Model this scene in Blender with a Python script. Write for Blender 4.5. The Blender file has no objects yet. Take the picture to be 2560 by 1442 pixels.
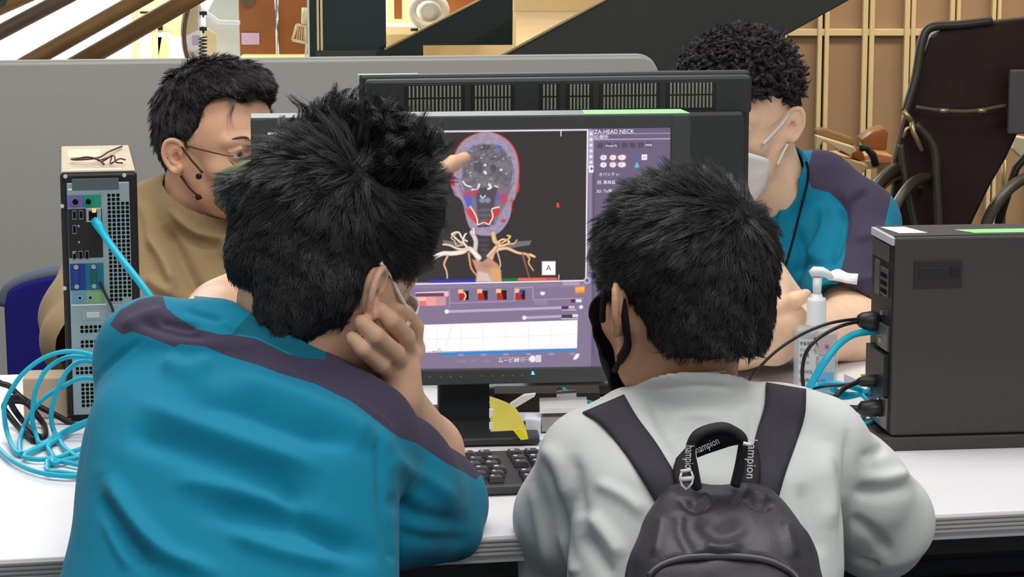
import bpy, bmesh, math, random
import numpy as np
from mathutils import Vector, Matrix, Quaternion
random.seed(4); RNG = np.random.default_rng(11)
SC = bpy.context.scene; COL = SC.collection
# ------------------------------------------------------------------ camera
FPX = 6000.0; CAMZ = 1.37; TH = math.atan(1000/6000); ST, CT = math.sin(TH), math.cos(TH)
cam_d = bpy.data.cameras.new('camera'); cam = bpy.data.objects.new('camera', cam_d); COL.objects.link(cam)
cam_d.sensor_width = 36.0; cam_d.lens = FPX*36.0/2560.0; cam_d.clip_start = .1; cam_d.clip_end = 60
cam.location = (0, 0, CAMZ); cam.rotation_euler = (math.pi/2-TH, 0, 0)
SC.camera = cam
# ------------------------------------------------------------------ light, exposure
SC.view_settings.view_transform = 'Standard'; SC.view_settings.look = 'None'
SC.view_settings.gamma = 1; SC.view_settings.use_curve_mapping = False
SC.view_settings.exposure = 0.0
world = bpy.data.worlds.new('world'); SC.world = world; world.use_nodes = True
world.node_tree.nodes['Background'].inputs[0].default_value = (.93, .96, 1, 1)
world.node_tree.nodes['Background'].inputs[1].default_value = .42
def area(name, loc, tgt, sx, sy, power, col=(1, 1, 1), spread=180):
    l = bpy.data.lights.new(name, 'AREA'); l.shape = 'RECTANGLE'; l.size = sx; l.size_y = sy
    l.energy = power; l.color = col; l.spread = math.radians(spread)
    o = bpy.data.objects.new(name, l); COL.objects.link(o); o.location = loc
    d = Vector(tgt)-Vector(loc); o.rotation_euler = d.to_track_quat('-Z', 'Y').to_euler()
    return o
area('overhead_light', (-.3, 3.0, 3.3), (-.2, 2.7, 0), 2.6, 1.2, 62, (1, .985, .95))
area('overhead_light', (.9, .4, 3.3), (.3, 2.3, .8), 2.4, 1.2, 46, (1, .985, .95))
area('overhead_light', (-2.6, 11.5, 3.2), (-2.2, 11.5, 0), 4.5, 6.0, 620, (.95, .98, 1))  # stands in for atrium daylight on the far white floor; source unseen
area('overhead_light', (2.3, 6.6, 2.7), (2.2, 8.1, .6), 3.0, .5, 60, (1, .87, .66))
area('overhead_light', (-.3, 8.9, 3.0), (-.1, 10.2, .6), 3.0, .8, 90, (1, .86, .6))
# ------------------------------------------------------------------ measuring helpers (photo pixel + distance -> place)
def P(px, py, d):
    a = (px-1280)/FPX; b = (py-721)/FPX
    return Vector((a*d, d*(CT-b*ST), CAMZ-d*(ST+b*CT)))
def T(px, py, z=.74):
    b = (py-721)/FPX
    return P(px, py, (CAMZ-z)/(ST+b*CT))
def px_of(co):
    co = np.asarray(co, dtype=float); x, y, z = co[..., 0], co[..., 1], co[..., 2]-CAMZ
    d = y*CT - z*ST; v = y*ST + z*CT
    return 1280+FPX*x/d, 721-FPX*v/d, d
# ------------------------------------------------------------------ materials
def lin(c):
    return tuple((x/12.92 if x <= .04045 else ((x+.055)/1.055)**2.4) for x in c)
def rgb(r, g, b): return lin((r/255, g/255, b/255))
MATS = {}
def mat(name, col, rough=.5, spec=.5, metal=0, noise=0, nscale=200, bump=0, bscale=400, emit=None, estr=1, alpha=1, trans=0, ior=1.45, sheen=0, sub=0, coat=0):
    if name in MATS: return MATS[name]
    m = bpy.data.materials.new(name); m.use_nodes = True; nt = m.node_tree; b = nt.nodes['Principled BSDF']
    b.inputs['Base Color'].default_value = (*col, 1); b.inputs['Roughness'].default_value = rough
    b.inputs['Specular IOR Level'].default_value = spec; b.inputs['Metallic'].default_value = metal
    b.inputs['Alpha'].default_value = alpha; b.inputs['Transmission Weight'].default_value = trans; b.inputs['IOR'].default_value = ior
    b.inputs['Sheen Weight'].default_value = sheen; b.inputs['Coat Weight'].default_value = coat
    if sub:
        b.inputs['Subsurface Weight'].default_value = sub; b.inputs['Subsurface Scale'].default_value = .01
        b.inputs['Subsurface Radius'].default_value = (1, .35, .2)
    if emit: b.inputs['Emission Color'].default_value = (*emit, 1); b.inputs['Emission Strength'].default_value = estr
    if noise or bump:
        tc = nt.nodes.new('ShaderNodeTexCoord')
        if noise:
            n = nt.nodes.new('ShaderNodeTexNoise'); n.inputs['Scale'].default_value = nscale; n.inputs['Detail'].default_value = 4
            nt.links.new(tc.outputs['Object'], n.inputs['Vector'])
            r = nt.nodes.new('ShaderNodeMapRange'); r.inputs['To Min'].default_value = 1-noise; r.inputs['To Max'].default_value = 1+noise
            r.inputs['From Min'].default_value = .25; r.inputs['From Max'].default_value = .75
            nt.links.new(n.outputs['Fac'], r.inputs['Value'])
            x = nt.nodes.new('ShaderNodeVectorMath'); x.operation = 'SCALE'; x.inputs[0].default_value = col
            nt.links.new(r.outputs[0], x.inputs['Scale']); nt.links.new(x.outputs[0], b.inputs['Base Color'])
        if bump:
            n = nt.nodes.new('ShaderNodeTexNoise'); n.inputs['Scale'].default_value = bscale; n.inputs['Detail'].default_value = 2
            nt.links.new(tc.outputs['Object'], n.inputs['Vector'])
            bp = nt.nodes.new('ShaderNodeBump'); bp.inputs['Strength'].default_value = bump; bp.inputs['Distance'].default_value = .001
            nt.links.new(n.outputs['Fac'], bp.inputs['Height']); nt.links.new(bp.outputs[0], b.inputs['Normal'])
    MATS[name] = m; return m
def two_tone(name, colA, colB, colC=None, rough=.8, bump=.25, bscale=900, spec=.25, noise=.06, sheen=.05):
    """cloth sewn from panels: attribute 'panel' > 0 gives colB, 'panel2' > 0 gives colC"""
    m = mat(name, colA, rough, spec, bump=bump, bscale=bscale, sheen=sheen); nt = m.node_tree; b = nt.nodes['Principled BSDF']
    last = None
    for att, c in (('panel', colB), ('panel2', colC)):
        if c is None: continue
        a = nt.nodes.new('ShaderNodeAttribute'); a.attribute_name = att
        r = nt.nodes.new('ShaderNodeMapRange'); r.inputs['From Min'].default_value = -.6; r.inputs['From Max'].default_value = .6
        nt.links.new(a.outputs['Fac'], r.inputs['Value'])
        mx = nt.nodes.new('ShaderNodeMix'); mx.data_type = 'RGBA'
        nt.links.new(r.outputs[0], mx.inputs[0]); mx.inputs[7].default_value = (*c, 1)
        if last is None: mx.inputs[6].default_value = (*colA, 1)
        else: nt.links.new(last, mx.inputs[6])
        last = mx.outputs[2]
    if last is not None: nt.links.new(last, b.inputs['Base Color'])
    return m
# ------------------------------------------------------------------ objects
def tag(o, label=None, cat=None, group=None, kind=None):
    if label: o['label'] = label
    if cat: o['category'] = cat
    if group: o['group'] = group
    if kind: o['kind'] = kind
    return o
def frame(loc, yaw=0, pitch=0, roll=0):
    return Matrix.Translation(loc) @ Matrix.Rotation(math.radians(yaw), 4, 'Z') @ Matrix.Rotation(math.radians(pitch), 4, 'X') @ Matrix.Rotation(math.radians(roll), 4, 'Y')
def thing(name, label, cat, M=Matrix(), group=None):
    o = bpy.data.objects.new(name, None); COL.objects.link(o); o.empty_display_size = .05
    o.matrix_world = M; return tag(o, label, cat, group)
def put(name, me, m, parent=None, M=None):
    if m is not None:
        for x in (m if isinstance(m, (list, tuple)) else [m]): me.materials.append(x)
    o = bpy.data.objects.new(name, me); COL.objects.link(o)
    if parent is not None: o.parent = parent
    if M is not None: o.matrix_local = M
    return o
class MB:
    def __init__(s): s.bm = bmesh.new(); s.mi = 0
    def _fin(s, r, M):
        if M is not None: bmesh.ops.transform(s.bm, matrix=M, verts=r)
    def box(s, lo, hi, bev=0, M=None, seg=2, mi=0):
        t = bmesh.new(); bmesh.ops.create_cube(t, size=1)
        sz = Vector(hi)-Vector(lo); c = (Vector(hi)+Vector(lo))/2
        for v in t.verts: v.co = Vector((v.co.x*sz.x, v.co.y*sz.y, v.co.z*sz.z))+c
        if bev: bmesh.ops.bevel(t, geom=t.edges[:]+t.verts[:], offset=bev, segments=seg, affect='EDGES', profile=.5)
        s._merge(t, M, mi); return s
    def _merge(s, t, M, mi=0):
        if M is not None: bmesh.ops.transform(t, matrix=M, verts=t.verts)
        vs = [s.bm.verts.new(v.co) for v in t.verts]
        t.verts.index_update()
        for f in t.faces:
            try:
                g = s.bm.faces.new([vs[v.index] for v in f.verts]); g.material_index = mi; g.smooth = f.smooth
            except ValueError: pass
        t.free()
    def prism(s, pts, y0, y1, M=None, axis='y', mi=0, bev=0):
        """outline pts (a,b) extruded along axis"""
        t = bmesh.new()
        def mk(a, b, c): return {'y': (a, c, b), 'z': (a, b, c), 'x': (c, a, b)}[axis]
        A = [t.verts.new(mk(a, b, y0)) for a, b in pts]; B = [t.verts.new(mk(a, b, y1)) for a, b in pts]
        t.faces.new(A[::-1]); t.faces.new(B); n = len(pts)
        for i in range(n): t.faces.new([A[i], A[(i+1) % n], B[(i+1) % n], B[i]])
        bmesh.ops.recalc_face_normals(t, faces=t.faces)
        if bev: bmesh.ops.bevel(t, geom=t.edges[:]+t.verts[:], offset=bev, segments=2, affect='EDGES', profile=.5)
        s._merge(t, M, mi); return s
    def cyl(s, a, b, ra, rb=None, n=20, M=None, mi=0, cap=True):
        rb = ra if rb is None else rb; a = Vector(a); b = Vector(b)
        return s.tube([a, b], [ra, rb], n, M, mi, cap)
    def tube(s, pts, r, n=10, M=None, mi=0, cap=True, closed=False, flat=1.0, up=None):
        pts = [Vector(p) for p in pts]; N = len(pts); rr = r if isinstance(r, (list, tuple)) else [r]*N
        t = bmesh.new(); rings = []
        prev = None
        for i, p in enumerate(pts):
            if closed: d = pts[(i+1) % N]-pts[i-1]
            else: d = pts[min(i+1, N-1)]-pts[max(i-1, 0)]
            d = d.normalized() if d.length > 1e-9 else Vector((0, 0, 1))
            if prev is None:
                q = Vector(up) if up is not None else (Vector((0, 0, 1)) if abs(d.z) < .9 else Vector((1, 0, 0)))
                u = d.cross(q).normalized()
            else:
                u = (prev-d*prev.dot(d)); u = u.normalized() if u.length > 1e-6 else d.orthogonal().normalized()
            if up is not None:
                u = d.cross(Vector(up)); u = u.normalized() if u.length > 1e-6 else prev
            v = d.cross(u); prev = u
            rings.append([t.verts.new(p+(u*math.cos(2*math.pi*k/n)+v*math.sin(2*math.pi*k/n)*flat)*rr[i]) for k in range(n)])
        for i in range(N if closed else N-1):
            A, B = rings[i], rings[(i+1) % N]
            for k in range(n):
                f = t.faces.new([A[k], A[(k+1) % n], B[(k+1) % n], B[k]]); f.smooth = True
        if cap and not closed:
            t.faces.new(rings[0][::-1]); t.faces.new(rings[-1])
        bmesh.ops.recalc_face_normals(t, faces=t.faces)
        s._merge(t, M, mi); return s
    def lathe(s, prof, c=(0, 0, 0), n=28, M=None, mi=0):
        t = bmesh.new(); rings = []
        for r, z in prof:
            rings.append([t.verts.new((c[0]+r*math.cos(2*math.pi*k/n), c[1]+r*math.sin(2*math.pi*k/n), c[2]+z)) for k in range(n)])
        for A, B in zip(rings, rings[1:]):
            for k in range(n):
                f = t.faces.new([A[k], A[(k+1) % n], B[(k+1) % n], B[k]]); f.smooth = True
        t.faces.new(rings[0][::-1]); t.faces.new(rings[-1])
        bmesh.ops.recalc_face_normals(t, faces=t.faces)
        s._merge(t, M, mi); return s
    def quad(s, pts, M=None, mi=0):
        t = bmesh.new(); t.faces.new([t.verts.new(p) for p in pts]); s._merge(t, M, mi); return s
    def build(s, name, m, parent=None, M=None):
        me = bpy.data.meshes.new(name); s.bm.to_mesh(me); s.bm.free(); return put(name, me, m, parent, M)
def spline(pts, n=8, closed=False):
    """Catmull-Rom through pts"""
    P_ = [np.array(p, float) for p in pts]; out = []; N = len(P_)
    rng = range(N if closed else N-1)
    for i in rng:
        p0 = P_[(i-1) % N] if closed or i > 0 else 2*P_[0]-P_[1]
        p1 = P_[i]; p2 = P_[(i+1) % N]
        p3 = P_[(i+2) % N] if closed or i+2 < N else 2*P_[-1]-P_[-2]
        for k in range(n):
            t = k/n
            out.append(.5*((2*p1)+(-p0+p2)*t+(2*p0-5*p1+4*p2-p3)*t*t+(-p0+3*p1-3*p2+p3)*t**3))
    if not closed: out.append(P_[-1])
    return out
def text(body, size, m, parent, M, name='lettering', ext=.0003, align='LEFT', sx=1):
    c = bpy.data.curves.new(name, 'FONT'); c.body = body; c.size = size; c.extrude = ext; c.align_x = align
    c.resolution_u = 2
    o = bpy.data.objects.new(name, c); COL.objects.link(o)
    dg = bpy.context.evaluated_depsgraph_get(); me = bpy.data.meshes.new_from_object(o.evaluated_get(dg)); me.materials.clear()
    bpy.data.objects.remove(o)
    me.transform(Matrix.Diagonal((sx, 1, 1, 1)))
    return put(name, me, m, parent, M)
def poly_sd(x, y, poly):
    """signed distance (positive inside) of points to polygon"""
    p = np.asarray(poly, float); x = np.asarray(x, float); y = np.asarray(y, float)
    d = np.full(x.shape, 1e18); ins = np.zeros(x.shape, bool); n = len(p)
    for i in range(n):
        a = p[i]; b = p[(i+1) % n]; e = b-a; L = max(e@e, 1e-12)
        t = np.clip(((x-a[0])*e[0]+(y-a[1])*e[1])/L, 0, 1)
        d = np.minimum(d, (x-a[0]-t*e[0])**2+(y-a[1]-t*e[1])**2)
        c = (a[1] > y) != (b[1] > y)
        with np.errstate(divide='ignore', invalid='ignore'):
            xi = (b[0]-a[0])*(y-a[1])/(b[1]-a[1] if b[1] != a[1] else 1e-12)+a[0]
        ins ^= c & (x < xi)
    return np.where(ins, 1, -1)*np.sqrt(d)
def line_d(x, y, pts):
    p = np.asarray(pts, float); d = np.full(np.shape(x), 1e18); tt = np.zeros(np.shape(x)); n = len(p)-1
    for i in range(n):
        a = p[i]; b = p[i+1]; e = b-a; L = max(e@e, 1e-12)
        t = np.clip(((x-a[0])*e[0]+(y-a[1])*e[1])/L, 0, 1)
        q = (x-a[0]-t*e[0])**2+(y-a[1]-t*e[1])**2
        m = q < d; d = np.where(m, q, d); tt = np.where(m, (i+t)/n, tt)
    return np.sqrt(d), tt
# ================================================================== SETTING
def struct(name, mb, m):
    o = mb.build(name, m); o['kind'] = 'structure'; return o
M_part = mat('partition_fabric', rgb(166, 165, 159), .9, .2, noise=.05, nscale=900, bump=.3, bscale=1500)
M_partedge = mat('partition_edge', rgb(172, 172, 164), .6, .3)
M_carpet = mat('carpet', rgb(74, 76, 82), .95, .1, noise=.2, nscale=90)
M_white = mat('white_floor', rgb(232, 238, 240), .35, .4, noise=.02, nscale=4)
M_panel = mat('wood_panel', rgb(168, 138, 106), .7, .25, noise=.06, nscale=3)
M_strip = mat('wood_strip', rgb(232, 206, 156), .6, .3, noise=.05, nscale=8)
M_gap = mat('dark_gap', rgb(60, 40, 28), .9, .1)
M_dark = mat('dark_steel', rgb(64, 64, 60), .5, .4, noise=.06, nscale=6)
M_gold = mat('pale_gold_edge', rgb(180, 158, 110), .45, .5)
M_cream = mat('cream_laminate', rgb(232, 216, 172), .5, .4, noise=.03, nscale=5)
M_creamw = mat('pale_grey_laminate', rgb(214, 216, 206), .5, .4)
M_rail = mat('handrail_wood', rgb(128, 94, 50), .5, .4, noise=.15, nscale=14)
M_raild = mat('handrail_dark_wood', rgb(96, 78, 62), .5, .4, noise=.15, nscale=14)
M_chrome = mat('chrome', rgb(205, 205, 205), .15, .5, metal=1)
M_orange = mat('orange_wood', rgb(150, 90, 46), .45, .4, noise=.12, nscale=6)
M_tan = mat('tan_floor', rgb(160, 132, 88), .5, .4, noise=.06, nscale=3)
M_label = mat('lavender_label', rgb(205, 178, 205), .6, .2)
M_black = mat('black_plastic', rgb(34, 33, 33), .42, .45)
f = MB(); f.box((-9, -1, -.05), (9, 24, 0)); struct('floor', f, M_carpet)
w = MB(); w.box((-9, 20, 0), (9, 20.1, 3.6)); struct('wall_back', w, M_creamw)
w = MB(); w.box((-9.1, -1, 0), (-9, 20, 3.6)); struct('wall_left', w, M_creamw)
w = MB(); w.box((9, -1, 0), (9.1, 20, 3.6)); struct('wall_right', w, M_creamw)
# white raised landing floor at the left, tan one in the middle
f = MB(); f.box((-6.5, 6.3, .001), (-.60, 17, .70), .01); struct('trim_1', f, M_white)
f = MB(); f.box((-.59, 8.75, .001), (.54, 17, .655), .01); struct('trim_2', f, M_tan)
# panelled timber wall on the right (frames and panels)
W0 = 8.2
w = MB(); w.box((.55, W0, 0), (4.2, W0+.08, 2.6)); struct('wall_far', w, M_panel)
w = MB()
def wx(px): return (px-1280)/FPX*8.35
for a, b in ((2025, 2036), (2042, 2053), (2134, 2147), (2151, 2163), (2236, 2249), (2252, 2263), (2346, 2358), (2362, 2372), (2448, 2458), (2462, 2471), (2553, 2562), (1925, 1936), (1940, 1950)):
    w.box((wx(a), W0-.035, .2), (wx(b), W0, 2.6), .003)
zz = P(2100, 72, 8.35).z
w.box((wx(1900), W0-.028, zz-.012), (wx(2600), W0-.001, zz+.012), .003)
struct('trim_3', w, M_strip)
w = MB()
for a, b in ((2037, 2041), (2148, 2150.5), (2249.5, 2251.5), (2358.5, 2361.5), (2458.5, 2461.5)):
    w.box((wx(a), W0-.012, .2), (wx(b), W0-.0005, 2.6))
struct('trim_4', w, M_gap)
# ---------------- partition screen behind the table
pa = P(-260, 163, 4.25); pb = P(1648, 142, 4.45)
yaw = math.degrees(math.atan2(pb.y-pa.y, pb.x-pa.x)); L = (Vector((pb.x-pa.x, pb.y-pa.y))).length
zt = pa.z
t = thing('partition_screen', 'long grey fabric-covered partition screen with rounded corner behind the table', 'partition', frame((pa.x, pa.y, 0), yaw))
H = (pa.z+pb.z)/2
def rr(x0, z0, x1, z1, r, n=8):
    o = [(x0, z0), (x1, z0)]
    o += [(x1-r+r*math.cos(a), z1-r+r*math.sin(a)) for a in np.linspace(0, math.pi/2, n)] + [(x0, z1)]
    return o
MB().prism(rr(0, .08, L, H, .035), 0, .03, bev=.003).build('fabric_panel', M_part, t)
b = MB(); b.prism(rr(0, .08, L+.004, H+.004, .038), .031, .045, bev=.002); b.build('rear_panel', M_partedge, t)
for x in (.15, L-.15):
    b = MB(); b.box((x-.02, -.2, 0), (x+.02, .25, .03), .004); b.box((x-.015, .0, .03), (x+.015, .03, .1), .002); b.build('foot', M_black, t)
# ---------------- staircase: dark stringers, balustrades, rails
def slab(name, label, pix, d, thick, m, cat):
    """flat plate with its outline measured in the photo, standing across the view at distance d"""
    pts = [P(x, y, d) for x, y in pix]; y0 = pts[0].y
    b = MB(); out = [((p.x), (p.z)) for p in pts]; b.prism(out, y0, y0+thick, bev=.004)
    o = b.build(name, m); tag(o, label, cat); return o
t = thing('staircase', 'dark steel staircase stringer rising diagonally in front of the timber wall', 'staircase', Matrix())
pts = [P(x, y, 6.4) for x, y in ((1120, 215), (1560, -28), (1620, -62), (2225, -62), (1755, 205), (1500, 330), (1120, 330))]
y0 = pts[0].y
MB().prism([(p.x, p.z) for p in pts], y0, y0+.06, bev=.004).build('stringer', M_dark, t)
e = [P(1130, 207, 6.4), P(1560, -30, 6.4)]
MB().tube([(e[0].x, y0-.002, e[0].z), (e[1].x, y0-.002, e[1].z)], .0045, 6).build('edge_strip', M_gold, t)
s_ = MB()
for k in range(7):
    q = P(1180+70*k, 195-39*k, 6.4); s_.box((q.x, y0+.07, q.z-.12), (q.x+.34, y0+1.1, q.z-.08), .004)
s_.build('tread', M_dark, t)
t = thing('stair_balustrade', 'dark glass stair balustrade with pale gold top edge left of the stringer', 'balustrade', Matrix())
pts = [P(x, y, 7.2) for x, y in ((940, 130), (964, 122), (1205, -4), (1282, -4), (1281, 112), (1058, 113), (1058, 160), (940, 160))]
y0 = pts[0].y
M_dglass = mat('dark_glass', rgb(32, 44, 44), .12, .6, noise=.15, nscale=3, coat=.4)
MB().prism([(p.x, p.z) for p in pts], y0, y0+.02).build('glass_panel', M_dglass, t)
a, b_ = P(962, 123, 7.2), P(1207, -6, 7.2)
MB().tube([(a.x, y0-.004, a.z), (b_.x, y0-.004, b_.z)], .004, 6).build('top_edge', M_gold, t)
t = thing('glass_balustrade', 'dark teal glass balustrade panel with bright double post behind the partition', 'balustrade', Matrix())
pts = [P(x, y, 7.3) for x, y in ((771, -6), (964, -6), (964, 160), (771, 160))]; y0 = pts[0].y
MB().prism([(p.x, p.z) for p in pts], y0, y0+.02).build('glass_panel', mat('teal_glass', rgb(34, 52, 52), .1, .6, noise=.12, nscale=4, coat=.5), t)
for x in (769, 793, 802):
    a, b_ = P(x, -6, 7.28), P(x, 162, 7.28)
    MB().box((a.x-.003, y0-.012, b_.z), (a.x+.0035, y0-.002, a.z)).build('post', M_strip if x > 790 else M_creamw, t)
b = MB(); q0 = P(771, 128, 7.28); q1 = P(960, 160, 7.28); b.box((q0.x+.02, y0-.02, q1.z), (q1.x, y0-.003, q0.z), .002); b.build('bottom_rail', M_dark, t)
# handrails
for i, (x0, y0, x1, y1, r, m, lb) in enumerate(((60, 162, 395, -28, .021, M_rail, 'brown wooden stair handrail, third from the left, rising to the right'),
                                      (182, 166, 515, -26, .024, M_rail, 'brown wooden stair handrail nearest the spiral cord, rising to the right'),
                                      (-60, 112, 190, -20, .020, M_raild, 'dark brown stair handrail, second from the left edge of the picture'),
                                      (-60, 48, 110, -28, .018, M_rail, 'short stretch of brown handrail at the far upper left corner'))):
    d = 6.1+.12*i; u = np.array((x1-x0, y1-y0)); u = u/np.linalg.norm(u)*420
    a = P(x0-u[0], y0-u[1], d); c = P(x1+u[0]*.15, y1+u[1]*.15, d)
    tag(MB().tube([a, c], r, 16).build('handrail', m), lb, 'handrail')
# ---------------- things of the far room
M_skylight = mat('pale_wall', rgb(222, 232, 230), .6, .3)
def farbox(name, label, cat, x0, y0, x1, y1, d, dep, m, bev=.004):
    a = P(x0, y0, d); c = P(x1, y1, d)
    b = MB(); b.box((a.x, a.y, c.z), (c.x, a.y+dep, a.z), bev); return tag(b.build(name, m), label, cat)
q = P(182, 10, 12.8); 
t = thing('white_counter', 'low white counter with a pale green top line at the far left', 'counter', Matrix())
a = P(178, -20, 12.6); c = P(500, 20, 12.6)
MB().box((a.x, a.y, .70), (c.x, a.y+.6, a.z), .004).build('body', M_skylight, t)
MB().box((a.x-.01, a.y-.012, c.z-.006), (c.x+.01, a.y-.001, c.z+.004)).build('base_line', M_creamw, t)
t = thing('storage_cabinet', 'cream open-fronted cabinet behind the stair handrails', 'cabinet', Matrix())
a = P(338, -10, 9.6); c = P(462, 92, 9.6); b0 = P(232, 92, 9.5); b1 = P(462, 162, 9.5)
MB().box((a.x, a.y, c.z), (c.x, a.y+.4, a.z+.05), .006).build('carcass', M_cream, t)
for yy in (20, 62):
    q = P(350, yy, 9.6); q2 = P(405, yy+14, 9.6); sh = MB(); sh.box((q.x, a.y-.006, q2.z), (q2.x, a.y-.001, q.z)); sh.build('niche', M_gap, t)
MB().prism([(P(x, y, 9.4).x, P(x, y, 9.4).z) for x, y in ((215, 165), (330, 92), (405, 88), (390, 165))], a.y-.2, a.y-.02, bev=.003).build('sloping_top', M_creamw, t)
MB().box((P(388, 90, 9.4).x, a.y-.2, P(388, 170, 9.4).z), (P(415, 90, 9.4).x, a.y-.05, P(388, 92, 9.4).z), .003).build('side_panel', M_strip, t)
MB().prism([(P(x, y, 9.3).x, P(x, y, 9.3).z) for x, y in ((420, 90), (458, 118), (458, 165), (420, 165))], a.y-.3, a.y-.22, bev=.003).build('door', M_creamw, t)
# wooden stool on the cabinet
t = thing('wooden_stool', 'small pale wooden stool standing on the cream cabinet top', 'stool', Matrix())
z0 = P(340, 62, 9.1).z; z1 = P(340, 26, 9.1).z; y0 = P(340, 62, 9.1).y
MB().box((P(336, 0, 9.1).x, y0-.06, z1), (P(388, 0, 9.1).x, y0+.06, z1+.012), .003).build('seat', M_strip, t)
for x in (338, 385):
    for dy in (-.05, .045):
        MB().box((P(x, 0, 9.1).x-.004, y0+dy, .70), (P(x, 0, 9.1).x+.006, y0+dy+.008, z1), .001).build('leg', M_strip, t)
# curved acrylic stand with the coiled cord
M_acr = mat('brown_acrylic', rgb(150, 125, 90), .15, .5, alpha=.62)
c0 = []
for k in range(13):
    yy = -10+14.5*k; xx = 474+14*math.sin((k/12-.1)*math.pi*1.1)*-1
    c0.append(P(xx, yy, 6.9))
b = MB(); b.prism([(p.x-.012, p.z) for p in c0]+[(P(500, 164, 6.9).x, P(500, 164, 6.9).z), (P(500, -10, 6.9).x, P(500, -10, 6.9).z)], c0[0].y, c0[0].y+.01)
t = thing('acrylic_stand', 'brown tinted curved acrylic stand beside the black spiral cord', 'stand', Matrix())
b.build('sheet', M_acr, t)
MB().tube(c0, .006, 8).build('edge', M_raild, t)
q = P(480, 88, 6.88); r_ = P(500, 113, 6.88); MB().box((q.x, q.y-.006, r_.z), (r_.x, q.y-.002, q.z)).build('sticker', M_label, t)
t = thing('spiral_cord', 'black coiled telephone-like cord hanging with two round clips', 'cord', Matrix())
pts = []
top = P(507, 92, 6.8); bot = P(507, 150, 6.8)
for k in range(130):
    s_ = k/129; q = top.lerp(bot, s_); an = s_*2*math.pi*6.5
    pts.append((q.x+.011*math.cos(an), q.y+.011*math.sin(an), q.z))
pts += [(top.x, top.y, z_) for z_ in (bot.z-.02, .75, .704)]; MB().tube(pts, .0022, 6).build('coil', M_black, t)
for yy in (33, 72):
    q = P(508, yy, 6.8); b = MB(); b.cyl((q.x-.010, q.y, q.z), (q.x+.010, q.y, q.z), .006, n=12); b.cyl((q.x, q.y, q.z-.012), (q.x, q.y, q.z+.006), .003, n=8); b.build('clip', M_black, t)
t = thing('info_board', 'pale grey tilted information board between the coiled cord and the orange door', 'board', Matrix())
pts = [P(x, y, 7.6) for x, y in ((538, -8), (594, -8), (596, 162), (512, 162), (512, 40))]
MB().prism([(p.x, p.z) for p in pts], pts[0].y, pts[0].y+.03, bev=.003).build('board', M_creamw, t)
pts = [P(x, y, 7.5) for x, y in ((502, 15), (548, 50), (600, 52), (600, 62), (545, 60), (502, 26))]
MB().prism([(p.x, p.z) for p in pts], pts[0].y-.02, pts[0].y, bev=.001).build('ledge', mat('white_gloss', rgb(240, 240, 236), .3, .5), t)
pts = [P(x, y, 7.55) for x, y in ((505, 60), (540, 85), (540, 165), (505, 165))]
MB().prism([(p.x, p.z) for p in pts], pts[0].y-.02, pts[0].y, bev=.001).build('side', M_strip, t)
t = thing('wooden_door', 'orange-brown wooden door panel with a vertical chrome pole', 'door', Matrix())
a = P(596, -8, 8.0); c = P(768, 146, 8.0)
MB().box((a.x, a.y, c.z-.03), (c.x, a.y+.04, a.z), .003).build('leaf', M_orange, t)
q = P(690, 0, 7.95); MB().cyl((q.x, a.y-.03, c.z), (q.x, a.y-.03, a.z), .007, n=12).build('pole', M_chrome, t)
q = P(598, 85, 7.95); r_ = P(643, 115, 7.95); MB().box((q.x, a.y-.006, r_.z), (r_.x, a.y-.001, q.z)).build('sticker', M_label, t)
q = P(618, 4, 7.95); MB().cyl((q.x, a.y-.012, q.z), (q.x, a.y-.001, q.z), .022, n=20).build('round_plate', M_raild, t)
farbox('door_step', 'pale yellow wooden step below the orange-brown door', 'step', 590, 146, 770, 244, 7.7, .2, mat('yellow_wood', rgb(225, 188, 100), .5, .4), .003)
t = thing('white_chair', 'tiny white slatted wooden chair against the orange-brown door', 'chair', Matrix())
def pl(x, y): 
    v = P(x, y, 7.6); return (v.x, v.y, v.z)
b = MB()
for s0, s1 in (((742, 62), (768, 66)), ((742, 62), (731, 100)), ((731, 100), (765, 108)), ((763, 66), (765, 108))): b.tube([pl(*s0), pl(*s1)], .0045, 6)
b.build('frame', M_cream, t)
for k in range(4): MB().tube([pl(746+5*k, 64), pl(741+6*k, 104)], .0016, 5).build('slat', M_cream, t)
b = MB(); b.tube([pl(766, 108), (pl(757, 146)[0], pl(757, 146)[1], .70)], .004, 6); b.build('leg', M_cream, t)
b = MB(); b.tube([pl(764, 20), pl(762, 60)], .012, 8); b.build('post', M_cream, t)
# lit display case with the white ring fan
t = thing('display_case', 'warmly lit cream display case behind the dark balustrade', 'display case', Matrix())
a = P(966, -10, 9.3); c = P(1290, 135, 9.3)
MB().box((a.x, a.y, c.z-.1), (c.x, a.y+.05, a.z)).build('back_board', M_cream, t)
q = P(966, 58, 9.2); MB().box((a.x, a.y-.25, P(0, 82, 9.2).z), (P(1140, 0, 9.2).x, a.y-.001, P(0, 60, 9.2).z), .004).build('shelf', mat('bright_cream', rgb(250, 236, 190), .5, .4), t)
MB().box((P(1112, 0, 9.2).x, a.y-.05, P(0, 90, 9.2).z), (P(1210, 0, 9.2).x, a.y-.002, a.z)).build('side_board', M_orange, t)
MB().box((P(985, 0, 9.1).x, a.y-.2, P(0, 48, 9.1).z), (P(1004, 0, 9.1).x, a.y-.16, a.z)).build('upright', M_orange, t)
t = thing('ring_fan', 'round white ring fan on the lit cream shelf', 'fan', Matrix())
q = P(1072, 28, 8.9); ring = [(q.x+.062*math.cos(a), q.y, q.z+.055*math.sin(a)) for a in np.linspace(0, 2*math.pi, 40, endpoint=False)]
M_ring = mat('ring_white', rgb(215, 208, 190), .4, .5)
MB().tube(ring, .016, 12, closed=True).build('ring', M_ring, t)
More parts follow.
